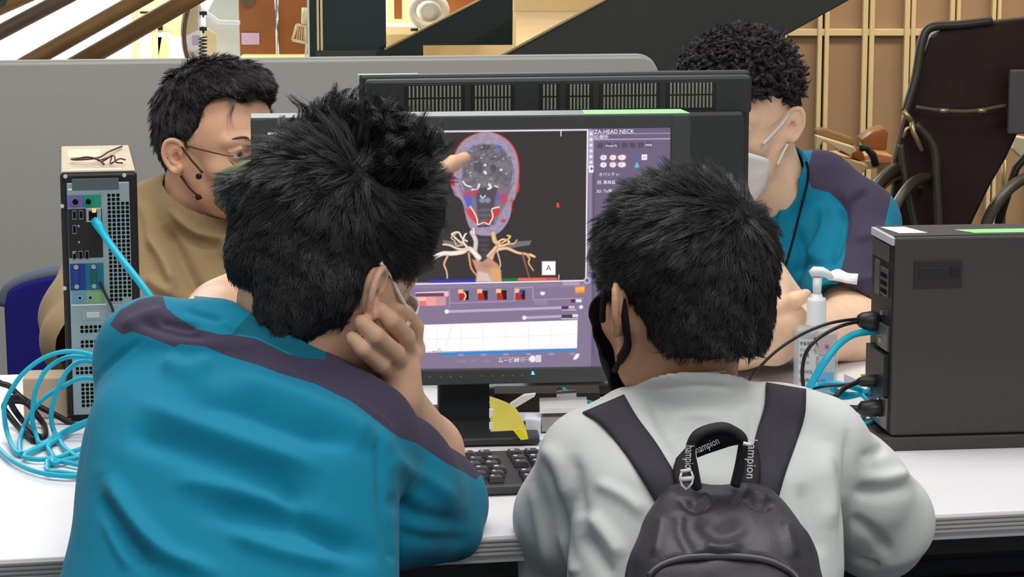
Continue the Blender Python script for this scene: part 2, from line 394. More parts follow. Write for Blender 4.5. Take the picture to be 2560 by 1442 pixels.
MB().cyl((q.x, q.y+.02, q.z), (q.x, q.y-.008, q.z), .045, .02, 24).build('cone', M_ring, t)
MB().cyl((q.x, q.y, q.z-.06), (q.x, q.y, q.z-.085), .03, .045, 20).build('base', M_ring, t)
q = P(1036, 74, 8.9); tag(MB().cyl((q.x-.014, q.y, q.z), (q.x+.014, q.y, q.z), .006, n=10).build('marker_pen', M_black), 'short black marker lying on the lit cream shelf', 'pen')
farbox('timber_ledge', 'pale timber ledge between the two diagonal stair edges', 'ledge', 1282, -20, 1640, 30, 8.9, .3, M_strip, .004)
# ---------------- wheelchair, folded, and brown leather seats by the timber wall
M_vinyl = mat('brown_vinyl', rgb(46, 26, 20), .42, .4, noise=.25, nscale=12)
M_leath = mat('tan_leather', rgb(168, 104, 48), .4, .5, noise=.15, nscale=9)
M_brass = mat('worn_metal', rgb(190, 165, 120), .3, .5, metal=.7)
M_frame = mat('dark_tube', rgb(58, 52, 40), .35, .5)
WD = 5.6
def pw(x, y, dd=0): 
    v = P(x, y, WD+dd); return (v.x, v.y, v.z)
t = thing('wheelchair', 'wheelchair with tall dark brown vinyl backrest seen from behind at right', 'wheelchair', Matrix())
out = [(2318, 90), (2345, 72), (2400, 58), (2600, 36), (2640, 60), (2600, 250), (2548, 330), (2520, 395), (2480, 470), (2440, 560), (2420, 640), (2245, 640), (2236, 520), (2240, 400), (2262, 300), (2290, 180)]
y0 = P(2400, 300, WD).y
b = MB(); b.prism([(P(x, y, WD).x, P(x, y, WD).z) for x, y in out], y0, y0+.035, bev=.006); b.build('backrest', M_vinyl, t)
MB().tube(spline([pw(2262, 285, -.04), pw(2290, 190, -.04), pw(2306, 100, -.04), pw(2330, 68, -.04), pw(2400, 62, -.04), pw(2480, 52, -.04)], 8), .011, 10).build('push_handle', M_frame, t)
MB().tube(spline([pw(2290, 268, -.05), pw(2350, 276, -.05), pw(2430, 278, -.05), pw(2515, 264, -.05)], 8), .005, 8).build('strap', M_raild, t)
for x in (2349, 2444): MB().tube([pw(x, 277, -.056), pw(x+22, 277, -.056)], .006, 8).build('buckle', M_brass, t)
MB().tube([pw(2258, 276, -.05), pw(2279, 302, -.05)], .007, 8).build('lever', M_brass, t)
b = MB(); b.tube([pw(2279, 302, -.05), pw(2284, 330, -.05), pw(2305, 378, -.05)], .006, 8); b.tube([pw(2279, 315, -.05), pw(2266, 322, -.05), pw(2258, 345, -.05)], .004, 6); b.build('brake', M_brass, t)
MB().tube(spline([pw(2290, 310, -.045), pw(2335, 370, -.045), pw(2342, 470, -.045), pw(2350, 620, -.045)], 8), .010, 10).build('frame_tube', M_frame, t)
MB().tube(spline([pw(2252, 360, -.045), pw(2262, 440, -.045), pw(2300, 620, -.045)], 8), .008, 10).build('frame_tube', M_frame, t)
def wheel(cx, cy, rx, ry, lean, dd, par, nm='wheel', m=None, rad=.012):
    pts = []
    for a in np.linspace(0, 2*math.pi, 56, endpoint=False):
        x = rx*math.cos(a); y = ry*math.sin(a)
        q = pw(cx+x+lean*y, cy-y, dd+.28*math.cos(a)); pts.append(q)
    return MB().tube(pts, rad, 10, closed=True).build(nm, m or M_frame, par)
wheel(2228, 700, 118, 280, .12, .05, t, rad=.016)
wheel(2222, 706, 100, 262, .12, .03, t, 'hand_rim', M_brass, .006)
wheel(2300, 716, 105, 272, .05, -.05, t, rad=.012)
wheel(2262, 716, 92, 250, .1, -.02, t, 'hand_rim', M_brass, .005)
t2 = thing('wheelchair', 'second wheelchair, only its wheel and frame showing at the right edge', 'wheelchair', Matrix())
wheel(2600, 640, 150, 205, .05, .25, t2, rad=.014)
MB().tube([pw(2495, 560, .2), pw(2540, 420, .2), pw(2640, 300, .2)], .010, 10).build('frame_tube', M_frame, t2)
MB().prism([(P(x, y, 6.2).x, P(x, y, 6.2).z) for x, y in ((2535, 340), (2570, 345), (2600, 400), (2560, 400), (2530, 372))], P(2500, 400, 6.2).y, P(2500, 400, 6.2).y+.05, bev=.004).build('armrest', M_cream, t2)
MB().tube([pw(2510, 400, .3), pw(2508, 560, .3)], .006, 8).build('rod', M_brass, t2)
farbox('grey_board', 'dark grey board standing at the right edge behind the wheelchair', 'board', 2526, 175, 2600, 338, 5.5, .02, mat('grey_board', rgb(92, 84, 88), .6, .3))
# bench with tan leather cushions
t = thing('wooden_bench', 'pale wooden bench with armrest slot in front of the timber wall', 'bench', Matrix())
BD = 6.3
def pb_(x, y): v = P(x, y, BD); return (v.x, v.z)
yb = P(2100, 400, BD).y
M_bw = mat('bench_wood', rgb(214, 180, 132), .5, .4, noise=.05, nscale=10)
MB().prism([pb_(x, y) for x, y in ((2040, 371), (2167, 412), (2172, 418), (2140, 452), (2110, 470), (2090, 560), (2090, 1213), (2030, 1213), (2036, 400))], yb, yb+.04, bev=.003).build('side_board', M_bw, t)
MB().prism([pb_(x, y) for x, y in ((2040, 338), (2060, 344), (2136, 368), (2142, 378), (2130, 384), (2128, 396), (2124, 388), (2056, 352), (2046, 372), (2040, 374))], yb, yb+.05, bev=.003).build('arm_rail', M_strip, t)
MB().prism([pb_(x, y) for x, y in ((2042, 330), (2052, 325), (2070, 326), (2138, 350), (2142, 366), (2136, 372), (2044, 342))], yb+.051, yb+.10, bev=.006).build('arm_pad', mat('arm_pad', rgb(150, 116, 74), .5, .4), t)
MB().prism([pb_(x, y) for x, y in ((2090, 420), (2246, 412), (2246, 430), (2090, 440))], yb+.10, yb+.40, bev=.002).build('seat_board', M_bw, t)
MB().prism([pb_(x, y) for x, y in ((2228, 425), (2244, 425), (2244, 1213), (2228, 1213))], yb+.2, yb+.24).build('leg', M_bw, t)
def cushion(out, lb, yy, m=M_leath):
    b = MB(); b.prism([pb_(x, y) for x, y in out], yy, yy+.10, bev=.004); o = b.build('leather_cushion', m); 
    for p_ in o.data.polygons: p_.use_smooth = True
    return tag(o, lb, 'cushion')
cushion(((2110, 392), (2124, 384), (2150, 376), (2172, 388), (2182, 412), (2174, 418), (2150, 408)), 'small tan leather cushion lying on the pale wooden bench', yb+.12)
cushion(((2172, 364), (2200, 342), (2232, 331), (2241, 345), (2236, 390), (2200, 392), (2180, 380)), 'tan leather seat back next to the wheelchair', yb+.14)
cushion(((2180, 382), (2236, 392), (2230, 412), (2190, 412)), 'folded tan leather seat under the seat back next to the wheelchair', yb+.02, mat('pale_leather', rgb(214, 150, 96), .35, .5))
MB().tube([(*[pb_(2143, 366)[0]], yb-.03, pb_(2143, 366)[1]), (pb_(2162, 366)[0], yb-.03, pb_(2162, 366)[1]), (pb_(2178, 384)[0], yb-.03, pb_(2178, 384)[1]), (pb_(2186, 412)[0], yb-.03, pb_(2186, 412)[1])], .010, 8).build('bracket', M_black, t)
# blue chairs
M_blue = mat('blue_fabric', rgb(40, 38, 128), .8, .2, noise=.08, nscale=500, bump=.2)
M_grim = mat('grey_rim', rgb(98, 108, 124), .45, .4)
def office_chair(M, lb):
    t = thing('office_chair', lb, 'chair', M)
    W, Hh = .23, .37
    out = [(-W, .48), (W, .48), (W+.004, .78)]+[(W*math.cos(a), .80+(Hh-.32)*math.sin(a)) for a in np.linspace(.1, math.pi-.1, 14)]+[(-W-.004, .78)]
    MB().prism(out, 0, .03, bev=.008).build('backrest', M_blue, t)
    MB().tube(spline([(x, .015, z) for x, z in out[2:]], 3), .013, 10).build('rim', M_grim, t)
    MB().box((-.22, -.42, .43), (.22, .02, .49), .02).build('seat', M_blue, t)
    MB().cyl((0, -.2, .43), (0, -.2, .08), .03, n=14).build('column', M_black, t)
    for k in range(5):
        a = k*2*math.pi/5+.3; b = MB(); b.tube([(0, -.2, .09), (.27*math.cos(a), -.2+.27*math.sin(a), .05)], .016, 8); b.cyl((.27*math.cos(a), -.2+.27*math.sin(a)-.012, .028), (.27*math.cos(a), -.2+.27*math.sin(a)+.012, .028), .028, n=14); b.build('caster_leg', M_black, t)
    return t
q = P(330, 800, 3.84); office_chair(frame((q.x, q.y, .0), -6) @ Matrix.Scale(.905, 4), 'blue office chair with grey rim at the left behind the silver computer')
q = P(2860, 520, 4.3); office_chair(frame((q.x, q.y, 0), 8) @ Matrix.Scale(.935, 4), 'blue chair back peeking over the black computer at the right edge')
# ================================================================== TABLE AND EQUIPMENT
M_top = mat('white_laminate', rgb(226, 224, 226), .42, .35, noise=.012, nscale=60)
M_alu = mat('ribbed_edge', rgb(176, 174, 172), .5, .4)
M_pcb = mat('pc_black', rgb(64, 61, 59), .5, .45, noise=.03, nscale=700, bump=.12, bscale=2500)
M_green = mat('green_tape', rgb(150, 226, 138), .6, .3, noise=.04, nscale=60)
M_paper = mat('white_paper', rgb(235, 235, 245), .7, .2)
M_steel = mat('galvanised_steel', rgb(156, 176, 178), .42, .5, metal=.25, noise=.05, nscale=30)
M_hole = mat('vent_hole', rgb(16, 18, 18), .8, .1)
M_cyan = mat('cyan_cable', rgb(20, 176, 204), .4, .45)
M_blackc = mat('black_cable', rgb(30, 27, 27), .4, .45)
M_bez = mat('monitor_bezel', rgb(68, 72, 71), .5, .4)
M_bez2 = mat('monitor_dark', rgb(49, 52, 51), .5, .4)
OT = T(1210, 1340); q2 = T(2317, 1286)
TY = math.degrees(math.atan2(q2.y-OT.y, q2.x-OT.x)); TF = frame((OT.x, OT.y, .74), TY)
t = thing('table', 'long white-topped table with ribbed grey edge across the whole picture', 'table', TF)
MB().box((-1.25, 0, -.028), (1.35, .90, 0), .002).build('tabletop', M_top, t)
b = MB(); b.box((-1.25, -.004, -.019), (1.35, -.0005, -.002), .0005)
for k in range(4): b.box((-1.25, -.0062, -.0185+.0045*k), (1.35, -.0038, -.0158+.0045*k), .0004)
b.build('edge_band', M_alu, t)
M_mod = mat('modesty_panel', rgb(30, 31, 36), .6, .3)
b = MB(); b.box((-1.2, .10, -.42), (1.3, .115, -.03))
for k in range(9): b.box((-1.2, .085, -.42+.043*k), (1.3, .10, -.397+.043*k), .004)
b.build('modesty_panel', M_mod, t)
b = MB(); b.box((-1.2, .02, -.05), (1.3, .05, -.028), .002); b.box((-1.2, .84, -.07), (1.3, .87, -.028), .002); b.build('frame_rail', M_black, t)
for x in (-1.15, 1.25):
    for y in (.07, .83): MB().box((x-.02, y-.02, -.739), (x+.02, y+.02, -.028), .004).build('leg', M_black, t)
def dec(o, *_): return o
# ---------------------------------------------------------------- silver computer tower on the left
A_ = T(169, 1058); B_ = T(352, 1055)
PCW = .0895; PCH = .300; PCD = .292
pyaw = 10.5
F_ = frame((A_.x, A_.y, .7401), pyaw)
t = thing('computer_tower', 'upright silver and beige computer tower with its back full of ports, left of the table', 'computer', F_)
M_beige = mat('beige_top', rgb(184, 164, 134), .55, .35, noise=.03, nscale=30)
b = MB(); b.box((0, .004, .006), (PCW, PCD, PCH), .004); b.build('case', [M_black], t)
MB().box((.002, .006, PCH-.0005), (PCW-.002, PCD-.002, PCH+.0016), .0012).build('top_cover', M_beige, t)
b = MB(); b.box((.0075, -.0010, .010), (PCW-.0095, .006, PCH-.012), .0006); b.build('rear_plate', M_steel, t)
def facebox(x0, y0, x1, y1, d0, m, nm, bev=.0004, th=.0012):
    """box on the rear plate; x,y in photo pixels of the plate (160..350, 430..1055)"""
    sx = PCW/185.0; sz = PCH/625.0
    a = (x0-160)*sx; c = (x1-160)*sx; zt_ = PCH-(y0-432)*sz; zb = PCH-(y1-432)*sz
    b = MB(); b.box((a, -.001-d0-th, zb), (c, -.0009-d0+.0002, zt_), bev); return b.build(nm, m, t)
# (photo columns corrected for the lean of the tower)
facebox(188, 446, 300, 474, 0, mat('slot_cover', rgb(92, 104, 108), .5, .4, metal=.3), 'slot_cover')
M_purp = mat('port_purple', rgb(110, 104, 170), .5, .4); M_pgreen = mat('port_green', rgb(20, 150, 122), .5, .4)
facebox(176, 486, 214, 516, 0, M_purp, 'port_plate'); facebox(214, 486, 257, 516, 0, M_pgreen, 'port_plate')
def facecyl(x, y, r, m, nm, h=.003):
    sx = PCW/185.0; sz = PCH/625.0; a = (x-160)*sx; z = PCH-(y-432)*sz
    b = MB(); b.cyl((a, -.002, z), (a, -.002-h, z), r, r, 20); return b.build(nm, m, t)
for x, m in ((195, M_purp), (226, M_pgreen)):
    facecyl(x, 502, .0052, m, 'round_port'); facecyl(x, 502, .0034, M_hole, 'port_core', .0035)
facebox(176, 520, 258, 642, 0, M_black, 'io_block', th=.0008)
facebox(220, 519, 256, 553, .0005, mat('port_silver', rgb(190, 196, 200), .3, .5, metal=.6), 'network_port'); facebox(226, 526, 246, 549, .0018, M_hole, 'port_opening', th=.0004)
facebox(234, 520, 244, 530, .0018, mat('amber_light', rgb(230, 190, 110), .4, .4, emit=rgb(230, 180, 90), estr=.6), 'indicator_light', th=.0006)
for x, y in ((187, 524), (203, 524), (184, 624), (199, 624), (214, 624), (186, 560)):
    facebox(x, y, x+10, y+22, .0009, mat('port_grey', rgb(140, 150, 155), .35, .5, metal=.6), 'usb_port', th=.0006); facebox(x+1.5, y+1.5, x+8.5, y+19, .0016, M_hole, 'port_opening', .0001, th=.0003)
for x, y in ((201, 562), (201, 602), (188, 628)): facecyl(x, y, .0013, M_steel, 'screw', .0015)
facebox(177, 656, 214, 722, 0, mat('port_blue', rgb(34, 60, 140), .5, .4), 'port_plate'); facebox(214, 656, 258, 722, 0, mat('port_teal', rgb(16, 110, 140), .5, .4), 'port_plate')
for x, m in ((192, 'port_blue'), (234, 'port_teal')):
    for y in (660, 708): facecyl(x, y+4, .0028, M_steel, 'screw', .003)
    facebox(x-7, 672, x+7, 706, .001, MATS[m] if m == 'port_blue' else mat('port_dgreen', rgb(30, 92, 84), .5, .4), 'video_port', .0008, .003)
facebox(180, 727, 214, 754, 0, mat('port_lblue', rgb(96, 158, 190), .5, .4), 'port_plate'); facebox(214, 727, 258, 754, 0, mat('port_lime', rgb(130, 180, 110), .5, .4), 'port_plate')
for x in (199, 224): facecyl(x, 741, .0034, M_steel, 'audio_jack', .0016); facecyl(x, 741, .0016, M_hole, 'port_core', .002)
facebox(178, 758, 262, 761, 0, M_paper, 'seam'); facebox(203, 772, 262, 798, 0, M_steel, 'port_plate'); 
facebox(214, 777, 246, 792, .001, mat('port_white', rgb(196, 204, 204), .4, .4), 'video_port', .0008, .002)
facebox(178, 470, 300, 474, .0004, M_paper, 'seam', th=.0004)
hb = MB()
def holes(x0, y0, nx, ny, dx=10.9, dy=10.4, lim=None):
    sx = PCW/185.0; sz = PCH/625.0
    for i in range(nx):
        for j in range(ny):
            if lim and not lim(i, j): continue
            a = (x0+i*dx-160)*sx; z = PCH-(y0+j*dy-432)*sz
            hb.box((a, -.00135, z), (a+.0037, -.0009, z+.0036), .0007, seg=1)
holes(272, 492, 5, 26, lim=lambda i, j: not (j < 2 and i > 2) and not (j > 24 and i > 2))
holes(198, 819, 9, 2); holes(198, 856, 9, 2); holes(184, 923, 11, 2); holes(196, 965, 10, 6)
o = hb.build('vent_holes', M_hole, t); o['kind'] = 'stuff'
for x, y in ((173, 439), (314, 439), (163, 512), (163, 716), (164, 920)): facecyl(x, y, .0024, mat('screw_pale', rgb(205, 205, 205), .4, .5), 'screw', .0012)
facebox(318, 770, 340, 800, 0, M_black, 'power_inlet', th=.004); facebox(270, 760, 300, 775, 0, M_steel, 'latch', th=.003)
# labels and tie on top
MB().box((.010, PCD-.14, PCH+.0015), (.050, PCD-.05, PCH+.0022)).build('paper_label', mat('pale_green_label', rgb(222, 232, 176), .7, .2), t)
MB().box((.012, .012, PCH+.0017), (.072, .022, PCH+.0021)).build('white_tape', M_paper, t)
M_tie = mat('brown_tie', rgb(84, 52, 42), .5, .4)
zt_ = PCH+.0042
tie = MB(); tie.tube(spline([(x, y, zt_+z) for x, y, z in ((.078, .25, 0), (.06, .17, .002), (.048, .11, .002), (.036, .075, .004), (.020, .078, .003), (.014, .095, .002), (.022, .10, .002), (.034, .085, .005), (.046, .062, .004), (.052, .05, 0))], 6), .0013, 6)
tie.tube(spline([(x, y, zt_+z) for x, y, z in ((.046, .09, 0), (.056, .06, .006), (.062, .085, .006), (.060, .055, 0), (.070, .05, .006), (.078, .075, .002))], 6), .001, 6)
tie.tube(spline([(x, y, zt_+z) for x, y, z in ((.050, .075, 0), (.064, .07, .008), (.066, .045, .003), (.074, .04, .002))], 6), .001, 6)
o = tie.build('cable_tie', M_tie, None, F_.copy()); tag(o, 'thin brown twist tie lying on the beige top of the silver computer', 'cable tie')
MB().box((.004, .01, -.001+.001), (PCW-.004, PCD-.01, .007), .001).build('foot', M_black, t)
# ---------------------------------------------------------------- black computer on the right
C_ = T(2226, 1126); D_ = T(2560, 1117)
ry = math.degrees(math.atan2(D_.y-C_.y, D_.x-C_.x)); BL, BW, BH = .34, .098, .2445
F2 = frame((C_.x, C_.y, .74), ry)
t = thing('desktop_computer', 'black desktop computer standing on edge at the right end of the table', 'computer', F2)
MB().box((0, 0, .0165), (BL, BW, BH), .0025).build('case', M_pcb, t)
MB().box((-.010, -.004, 0), (BL, BW+.003, .0155), .0015).build('foot_rail', M_pcb, t)
b = MB(); b.box((.0215, -.0012, BH-.0585), (.077, .0005, BH-.027), .0006); b.build('handle_plate', mat('pc_dark', rgb(44, 42, 41), .5, .4), t)
MB().box((.064, -.0022, BH-.047), (.074, -.001, BH-.034), .0005).build('latch', M_black, t)
MB().box((.027, -.0018, BH-.0475), (.0625, -.001, BH-.0345), .0004).build('latch', mat('pc_dark2', rgb(38, 36, 35), .4, .5), t)
MB().box((.0, .006, BH-.008), (BL, .0068, BH+.0008)).build('lid_seam', M_black, t)
M_rear = mat('pc_rear', rgb(104, 102, 100), .35, .5, metal=.5)
MB().box((-.0012, .006, .020), (.001, BW-.004, BH-.004), .0005).build('rear_plate', M_black, t)
def rb(y0, y1, z0, z1, m, nm, th=.003, bev=.0006): MB().box((-.0012-th, y0, z0), (-.001, y1, z1), bev).build(nm, m, t)
rb(.01, .09, .022, .058, M_rear, 'rear_bracket'); rb(.012, .055, .112, .14, M_rear, 'network_port'); rb(.012, .09, .060, .108, M_black, 'port_block', .006)
rb(.02, .05, .173, .205, M_rear, 'usb_port', .002); rb(.055, .075, .170, .210, M_rear, 'usb_port', .002); rb(.02, .09, .213, .232, M_rear, 'fan_grille', .001)
for k in range(3): rb(.022, .046, .176+.009*k, .181+.009*k, M_hole, 'port_opening', .0028, .0003)
for z in (.030, .048, .118, .15): rb(.035, .041, z, z+.006, M_chrome, 'screw', .0045)
MB().box((-.0035, .004, BH-.010), (.0015, BW-.004, BH-.001), .0008).build('label', mat('pale_label', rgb(190, 188, 190), .6, .3), t)
MB().prism([(.012, .030), (.045, .030), (.032, .080), (.000+.004, .080)], BH+.0002, BH+.0006, axis='z').build('paper_label', M_paper, t)
MB().prism([(.098, .022), (BL, .022), (BL, .050), (.082, .050)], BH+.0002, BH+.0007, axis='z').build('green_tape', M_green, t)
# ---------------------------------------------------------------- rear monitor (its back towards us)
a = P(899, 186, 3.02); c = P(1876, 180, 3.10)
ry2 = math.degrees(math.atan2(c.y-a.y, c.x-a.x)); RW = (Vector((c.x-a.x, c.y-a.y))).length
zt2 = (a.z+c.z)/2; zb2 = P(1868, 846, 3.06).z; RH = zt2-zb2
F3 = frame((a.x, a.y, zb2), ry2)
t = thing('rear_monitor', 'black monitor seen from behind with rows of vent slots, standing behind the front monitor', 'monitor', F3)
MB().box((0, 0, 0), (RW, .022, RH), .003).build('front_frame', M_bez2, t)
sh = MB(); zled = RH*(1-(283-183)/664.0)
sh.box((.006, -.026, zled-.002), (RW-.004, .004, RH-.004), .004)
sh.box((.02, -.042, .03), (RW-.018, -.004, zled+.001), .004)
sh.build('rear_shell', M_bez2, t)
M_slot = mat('vent_slot', rgb(150, 150, 132), .5, .4)
grp = ((1010, 1142, 14), (1172, 1264, 10), (1340, 1377, 4), (1407, 1459, 6), (1490, 1627, 15), (1657, 1768, 12))
for x0, x1, n in grp:
    vb = MB(); sx = RW/977.0; sz = RH/664.0
    xa = (x0-899)*sx; xb = (x1-899)*sx
    rb_ = MB(); rb_.box((xa-.004, -.0268, RH-(275-183)*sz), (xb+.004, -.0255, RH-(203-183)*sz), .0006); rb_.build('vent_panel', M_black, t)
    for k in range(n):
        xc = xa+(k+.5)*(xb-xa)/n
        for z0, z1 in ((207, 236), (240, 271)):
            vb.box((xc-.0011, -.0276, RH-(z1-183)*sz), (xc+.0011, -.0267, RH-(z0-183)*sz), .0005, seg=1)
    vb.build('vent_slats', M_slot, t)
MB().box((-.0006, .004, RH-.012), (.0004, .02, RH+.0006)).build('green_tape', M_green, t)
MB().box((0, .003, RH+.0002), (.075, .02, RH+.0007)).build('pale_tape', mat('pale_tape', rgb(170, 190, 160), .6, .3), t)
b = MB(); b.box((RW/2-.05, -.06, -.12), (RW/2+.05, -.03, .12), .004); b.build('stand_neck', M_black, t)
MB().box((RW/2-.13, -.12, .741-zb2), (RW/2+.13, .02, .756-zb2), .006).build('stand_base', M_black, t)
# ---------------------------------------------------------------- front monitor
a = P(626, 292, 2.745); c = P(1727, 288, 2.80)
my = math.degrees(math.atan2(c.y-a.y, c.x-a.x)); MW = math.hypot(c.x-a.x, c.y-a.y)
zb3 = P(1176, 1000, 2.74).z; ztop = (a.z+c.z)/2; MH = ztop-zb3
F4 = frame((a.x, a.y, zb3), my)
t = thing('front_monitor', 'large front monitor showing a skull and neck vessel scan', 'monitor', F4)
sx = MW/1101.0; sz = MH/708.0
def mx(x): return (x-626)*sx
def mz(y): return MH-(y-290)*sz
L0, R0, T0, B0 = 668, 1677, 326, 957      # screen opening in photo pixels
b = MB()
b.box((0, 0, 0), (mx(L0), .03, MH), .0025); b.box((mx(R0), 0, 0), (MW, .03, MH), .0025)
b.box((mx(L0)-.002, 0.0003, mz(T0)), (mx(R0)+.002, .03, MH-.0002), .0012); b.box((mx(L0)-.002, .0003, .0002), (mx(R0)+.002, .03, mz(B0)), .0012)
b.build('bezel', M_bez, t)
MB().box((.004, .012, .004), (MW-.004, .045, MH-.004), .006).build('rear_shell', M_bez2, t)
MB().prism([(.005, MH+.0002), (.009, MH+.0004)][:0] or [(mx(1465)-.003, .006), (mx(1727), .006), (mx(1722), .056), (mx(1468), .056)], MH-.0035, MH+.0006, axis='z').build('green_tape', M_green, t)
MB().box((0.001, .001, MH-.0012), (MW-.001, .058, MH+.0002)).build('top_face', mat('bezel_top', rgb(92, 96, 92), .4, .4), t)
for k, x in enumerate((1065, 1092, 1118, 1144, 1198, 1225, 1252, 1276, 1300)):
    b = MB(); b.cyl((mx(x), .0004, mz(975)), (mx(x), -.0006, mz(975)), .0016, n=10); b.build('button', mat('button_grey', rgb(96, 100, 100), .4, .5), t)
MB().prism([(mx(1324), mz(974)), (mx(1333), mz(974)), (mx(1329), mz(965)), (mx(1326), mz(965))], -.0006, .001).build('power_light', mat('blue_led', rgb(60, 200, 255), .4, .4, emit=rgb(60, 190, 255), estr=2.5), t)
# neck and base
b = MB(); nb = -zb3+.741
b.box((mx(1092), .03, nb+.004), (mx(1224), .05, .02), .003); b.build('stand_neck', mat('neck_black', rgb(36, 40, 44), .5, .4), t)
b = MB(); b.prism([(mx(1040), -.092), (mx(1322), -.092), (mx(1335), -.012), (mx(1296), .0), (mx(1286), .10), (mx(1080), .10), (mx(1030), -.01)], nb+.001, nb+.009, axis='z', bev=.002)
b.build('stand_base', mat('base_black', rgb(40, 42, 42), .35, .5), t)
# ---- the picture on the screen, drawn cell by cell
RS = 1.5; NX = int((R0-L0)/RS); NY = int((B0-T0)/RS)
gx, gy = np.meshgrid(np.linspace(L0, R0, NX+1), np.linspace(T0, B0, NY+1))
img = np.zeros((NY+1, NX+1, 3)); img[:] = rgb(92, 80, 104)
def Y_(x, y): return y-(1677-x)*.0105*(y-326)/625.0      # photo row -> screen row
def fix(pts): return [(x, Y_(x, y)) for x, y in pts]
def blend(mask, col, al=1.0):
    m = (np.clip(mask, 0, 1)*al)[..., None]; img[:] = img*(1-m)+np.array(col)*m
def win(pts, pad):
    xs = [p[0] for p in pts]; ys = [p[1] for p in pts]
    i0 = max(0, int((min(xs)-pad-L0)/RS)); i1 = min(NX+1, int((max(xs)+pad-L0)/RS)+2); j0 = max(0, int((min(ys)-pad-T0)*NY/(B0-T0))); j1 = min(NY+1, int((max(ys)+pad-T0)*NY/(B0-T0))+2)
    return slice(j0, j1), slice(i0, i1)
def fill(pts, col, al=1., soft=1.2, raw=False):
    pts = pts if raw else fix(pts); s = win(pts, soft*2)
    m = np.clip(poly_sd(gx[s], gy[s], pts)/soft+.5, 0, 1)*al
    img[s] = img[s]*(1-m[..., None])+np.array(col)*m[..., None]
def rect(x0, y0, x1, y1, col, al=1., soft=1.2): fill([(x0, y0), (x1, y0), (x1, y1), (x0, y1)], col, al, soft)
def stroke(pts, w, col, al=1., soft=1.2, taper=0, n=6):
    pts = fix(pts); pts = [tuple(p) for p in spline(pts, n)] if n > 1 else pts; s = win(pts, w+soft*2)
    d, t_ = line_d(gx[s], gy[s], pts); ww = w*(1-taper*t_)
    m = np.clip((ww/2-d)/soft+.5, 0, 1)*al
    img[s] = img[s]*(1-m[..., None])+np.array(col)*m[..., None]
def ell(cx, cy, rx, ry_, col, al=1., soft=.1, ang=0):
    cy = Y_(cx, cy); s = win([(cx-max(rx, ry_), cy-max(rx, ry_)), (cx+max(rx, ry_), cy+max(rx, ry_))], 6)
    X = gx[s]-cx; Yy = gy[s]-cy; ca, sa = math.cos(ang), math.sin(ang)
    r = np.sqrt(((X*ca+Yy*sa)/rx)**2+((-X*sa+Yy*ca)/ry_)**2); m = np.clip((1-r)/soft+.5*0+.5, 0, 1)*al
    img[s] = img[s]*(1-m[..., None])+np.array(col)*m[..., None]
rg = np.random.default_rng(5)
def nz(sc, seed):
    r = np.random.default_rng(seed); h, w_ = int(NY/sc)+3, int(NX/sc)+3; g = r.random((h, w_))
    yy = np.linspace(0, h-1.01, NY+1); xx = np.linspace(0, w_-1.01, NX+1); y0_ = yy.astype(int); x0_ = xx.astype(int); fy = (yy-y0_)[:, None]; fx = (xx-x0_)[None]
    fy = fy*fy*(3-2*fy); fx = fx*fx*(3-2*fx)
    return (g[y0_][:, x0_]*(1-fy)*(1-fx)+g[y0_+1][:, x0_]*fy*(1-fx)+g[y0_][:, x0_+1]*(1-fy)*fx+g[y0_+1][:, x0_+1]*fy*fx)
purple = rgb(118, 102, 138); purd = rgb(88, 78, 98); lav = rgb(190, 172, 208); wht = (.93, .9, .95); dk = rgb(60, 55, 58)
BL_ = rgb(56, 50, 50)
rect(668, 326, 1480, 960, rgb(132, 118, 146)); rect(1478, 326, 1680, 960, rgb(110, 97, 124))
# big dark viewport
rect(668, 330, 1466, 728, BL_)
# skull
sk = [(1128, 420), (1135, 385), (1155, 355), (1185, 338), (1212, 333), (1240, 340), (1268, 360), (1286, 392), (1292, 430), (1290, 470), (1284, 505), (1275, 520), (1272, 550), (1262, 575), (1245, 596), (1222, 606), (1200, 606), (1180, 598), (1166, 578), (1158, 548), (1152, 520), (1138, 495), (1130, 460)]
sk = [tuple(p) for p in spline(sk, 4, True)]
skr = [(x-3, y-1) if x < 1210 else (x+3, y-1) for x, y in sk]
fill([p for p in skr], rgb(225, 40, 30), .9, 1.5)
# only the upper skull keeps the red rim
fill([(1112, 508), (1150, 505), (1160, 560), (1190, 600), (1240, 600), (1275, 540), (1284, 496), (1310, 494), (1310, 640), (1110, 640)], BL_, 1, 4)
fill(sk, rgb(160, 146, 170), 1, 2.5)
n1 = nz(9, 1); n2 = nz(4, 2)
inn = [(1150, 440), (1152, 405), (1168, 378), (1190, 366), (1205, 364), (1212, 372), (1220, 364), (1240, 368), (1262, 388), (1276, 420), (1276, 455), (1266, 478), (1240, 470), (1212, 490), (1190, 470), (1160, 480), (1148, 462)]
inn = [tuple(p) for p in spline(inn, 4, True)]
fill(inn, rgb(114, 109, 118), 1, 5)
m_in = np.clip(poly_sd(gx, gy, fix(inn))/6, 0, 1)
img *= (1+((n1-.5)*.55+(n2-.5)*.35)[..., None]*m_in[..., None])
m_sk = np.clip(poly_sd(gx, gy, fix(sk))/4, 0, 1)
img *= (1+((n2-.5)*.3)[..., None]*(m_sk*(1-m_in))[..., None])
for cx, cy, rx, r2, c, al in ((1190, 425, 12, 16, rgb(70, 66, 72), .7), (1228, 428, 8, 10, rgb(66, 62, 68), .7), (1210, 372, 12, 8, rgb(62, 60, 66), .7)): ell(cx, cy, rx, r2, c, al, .5)
for cx, cy, r in ((1180, 370, 4), (1244, 372, 5)): ell(cx, cy, r, r, rgb(60, 100, 215), .9, .4)
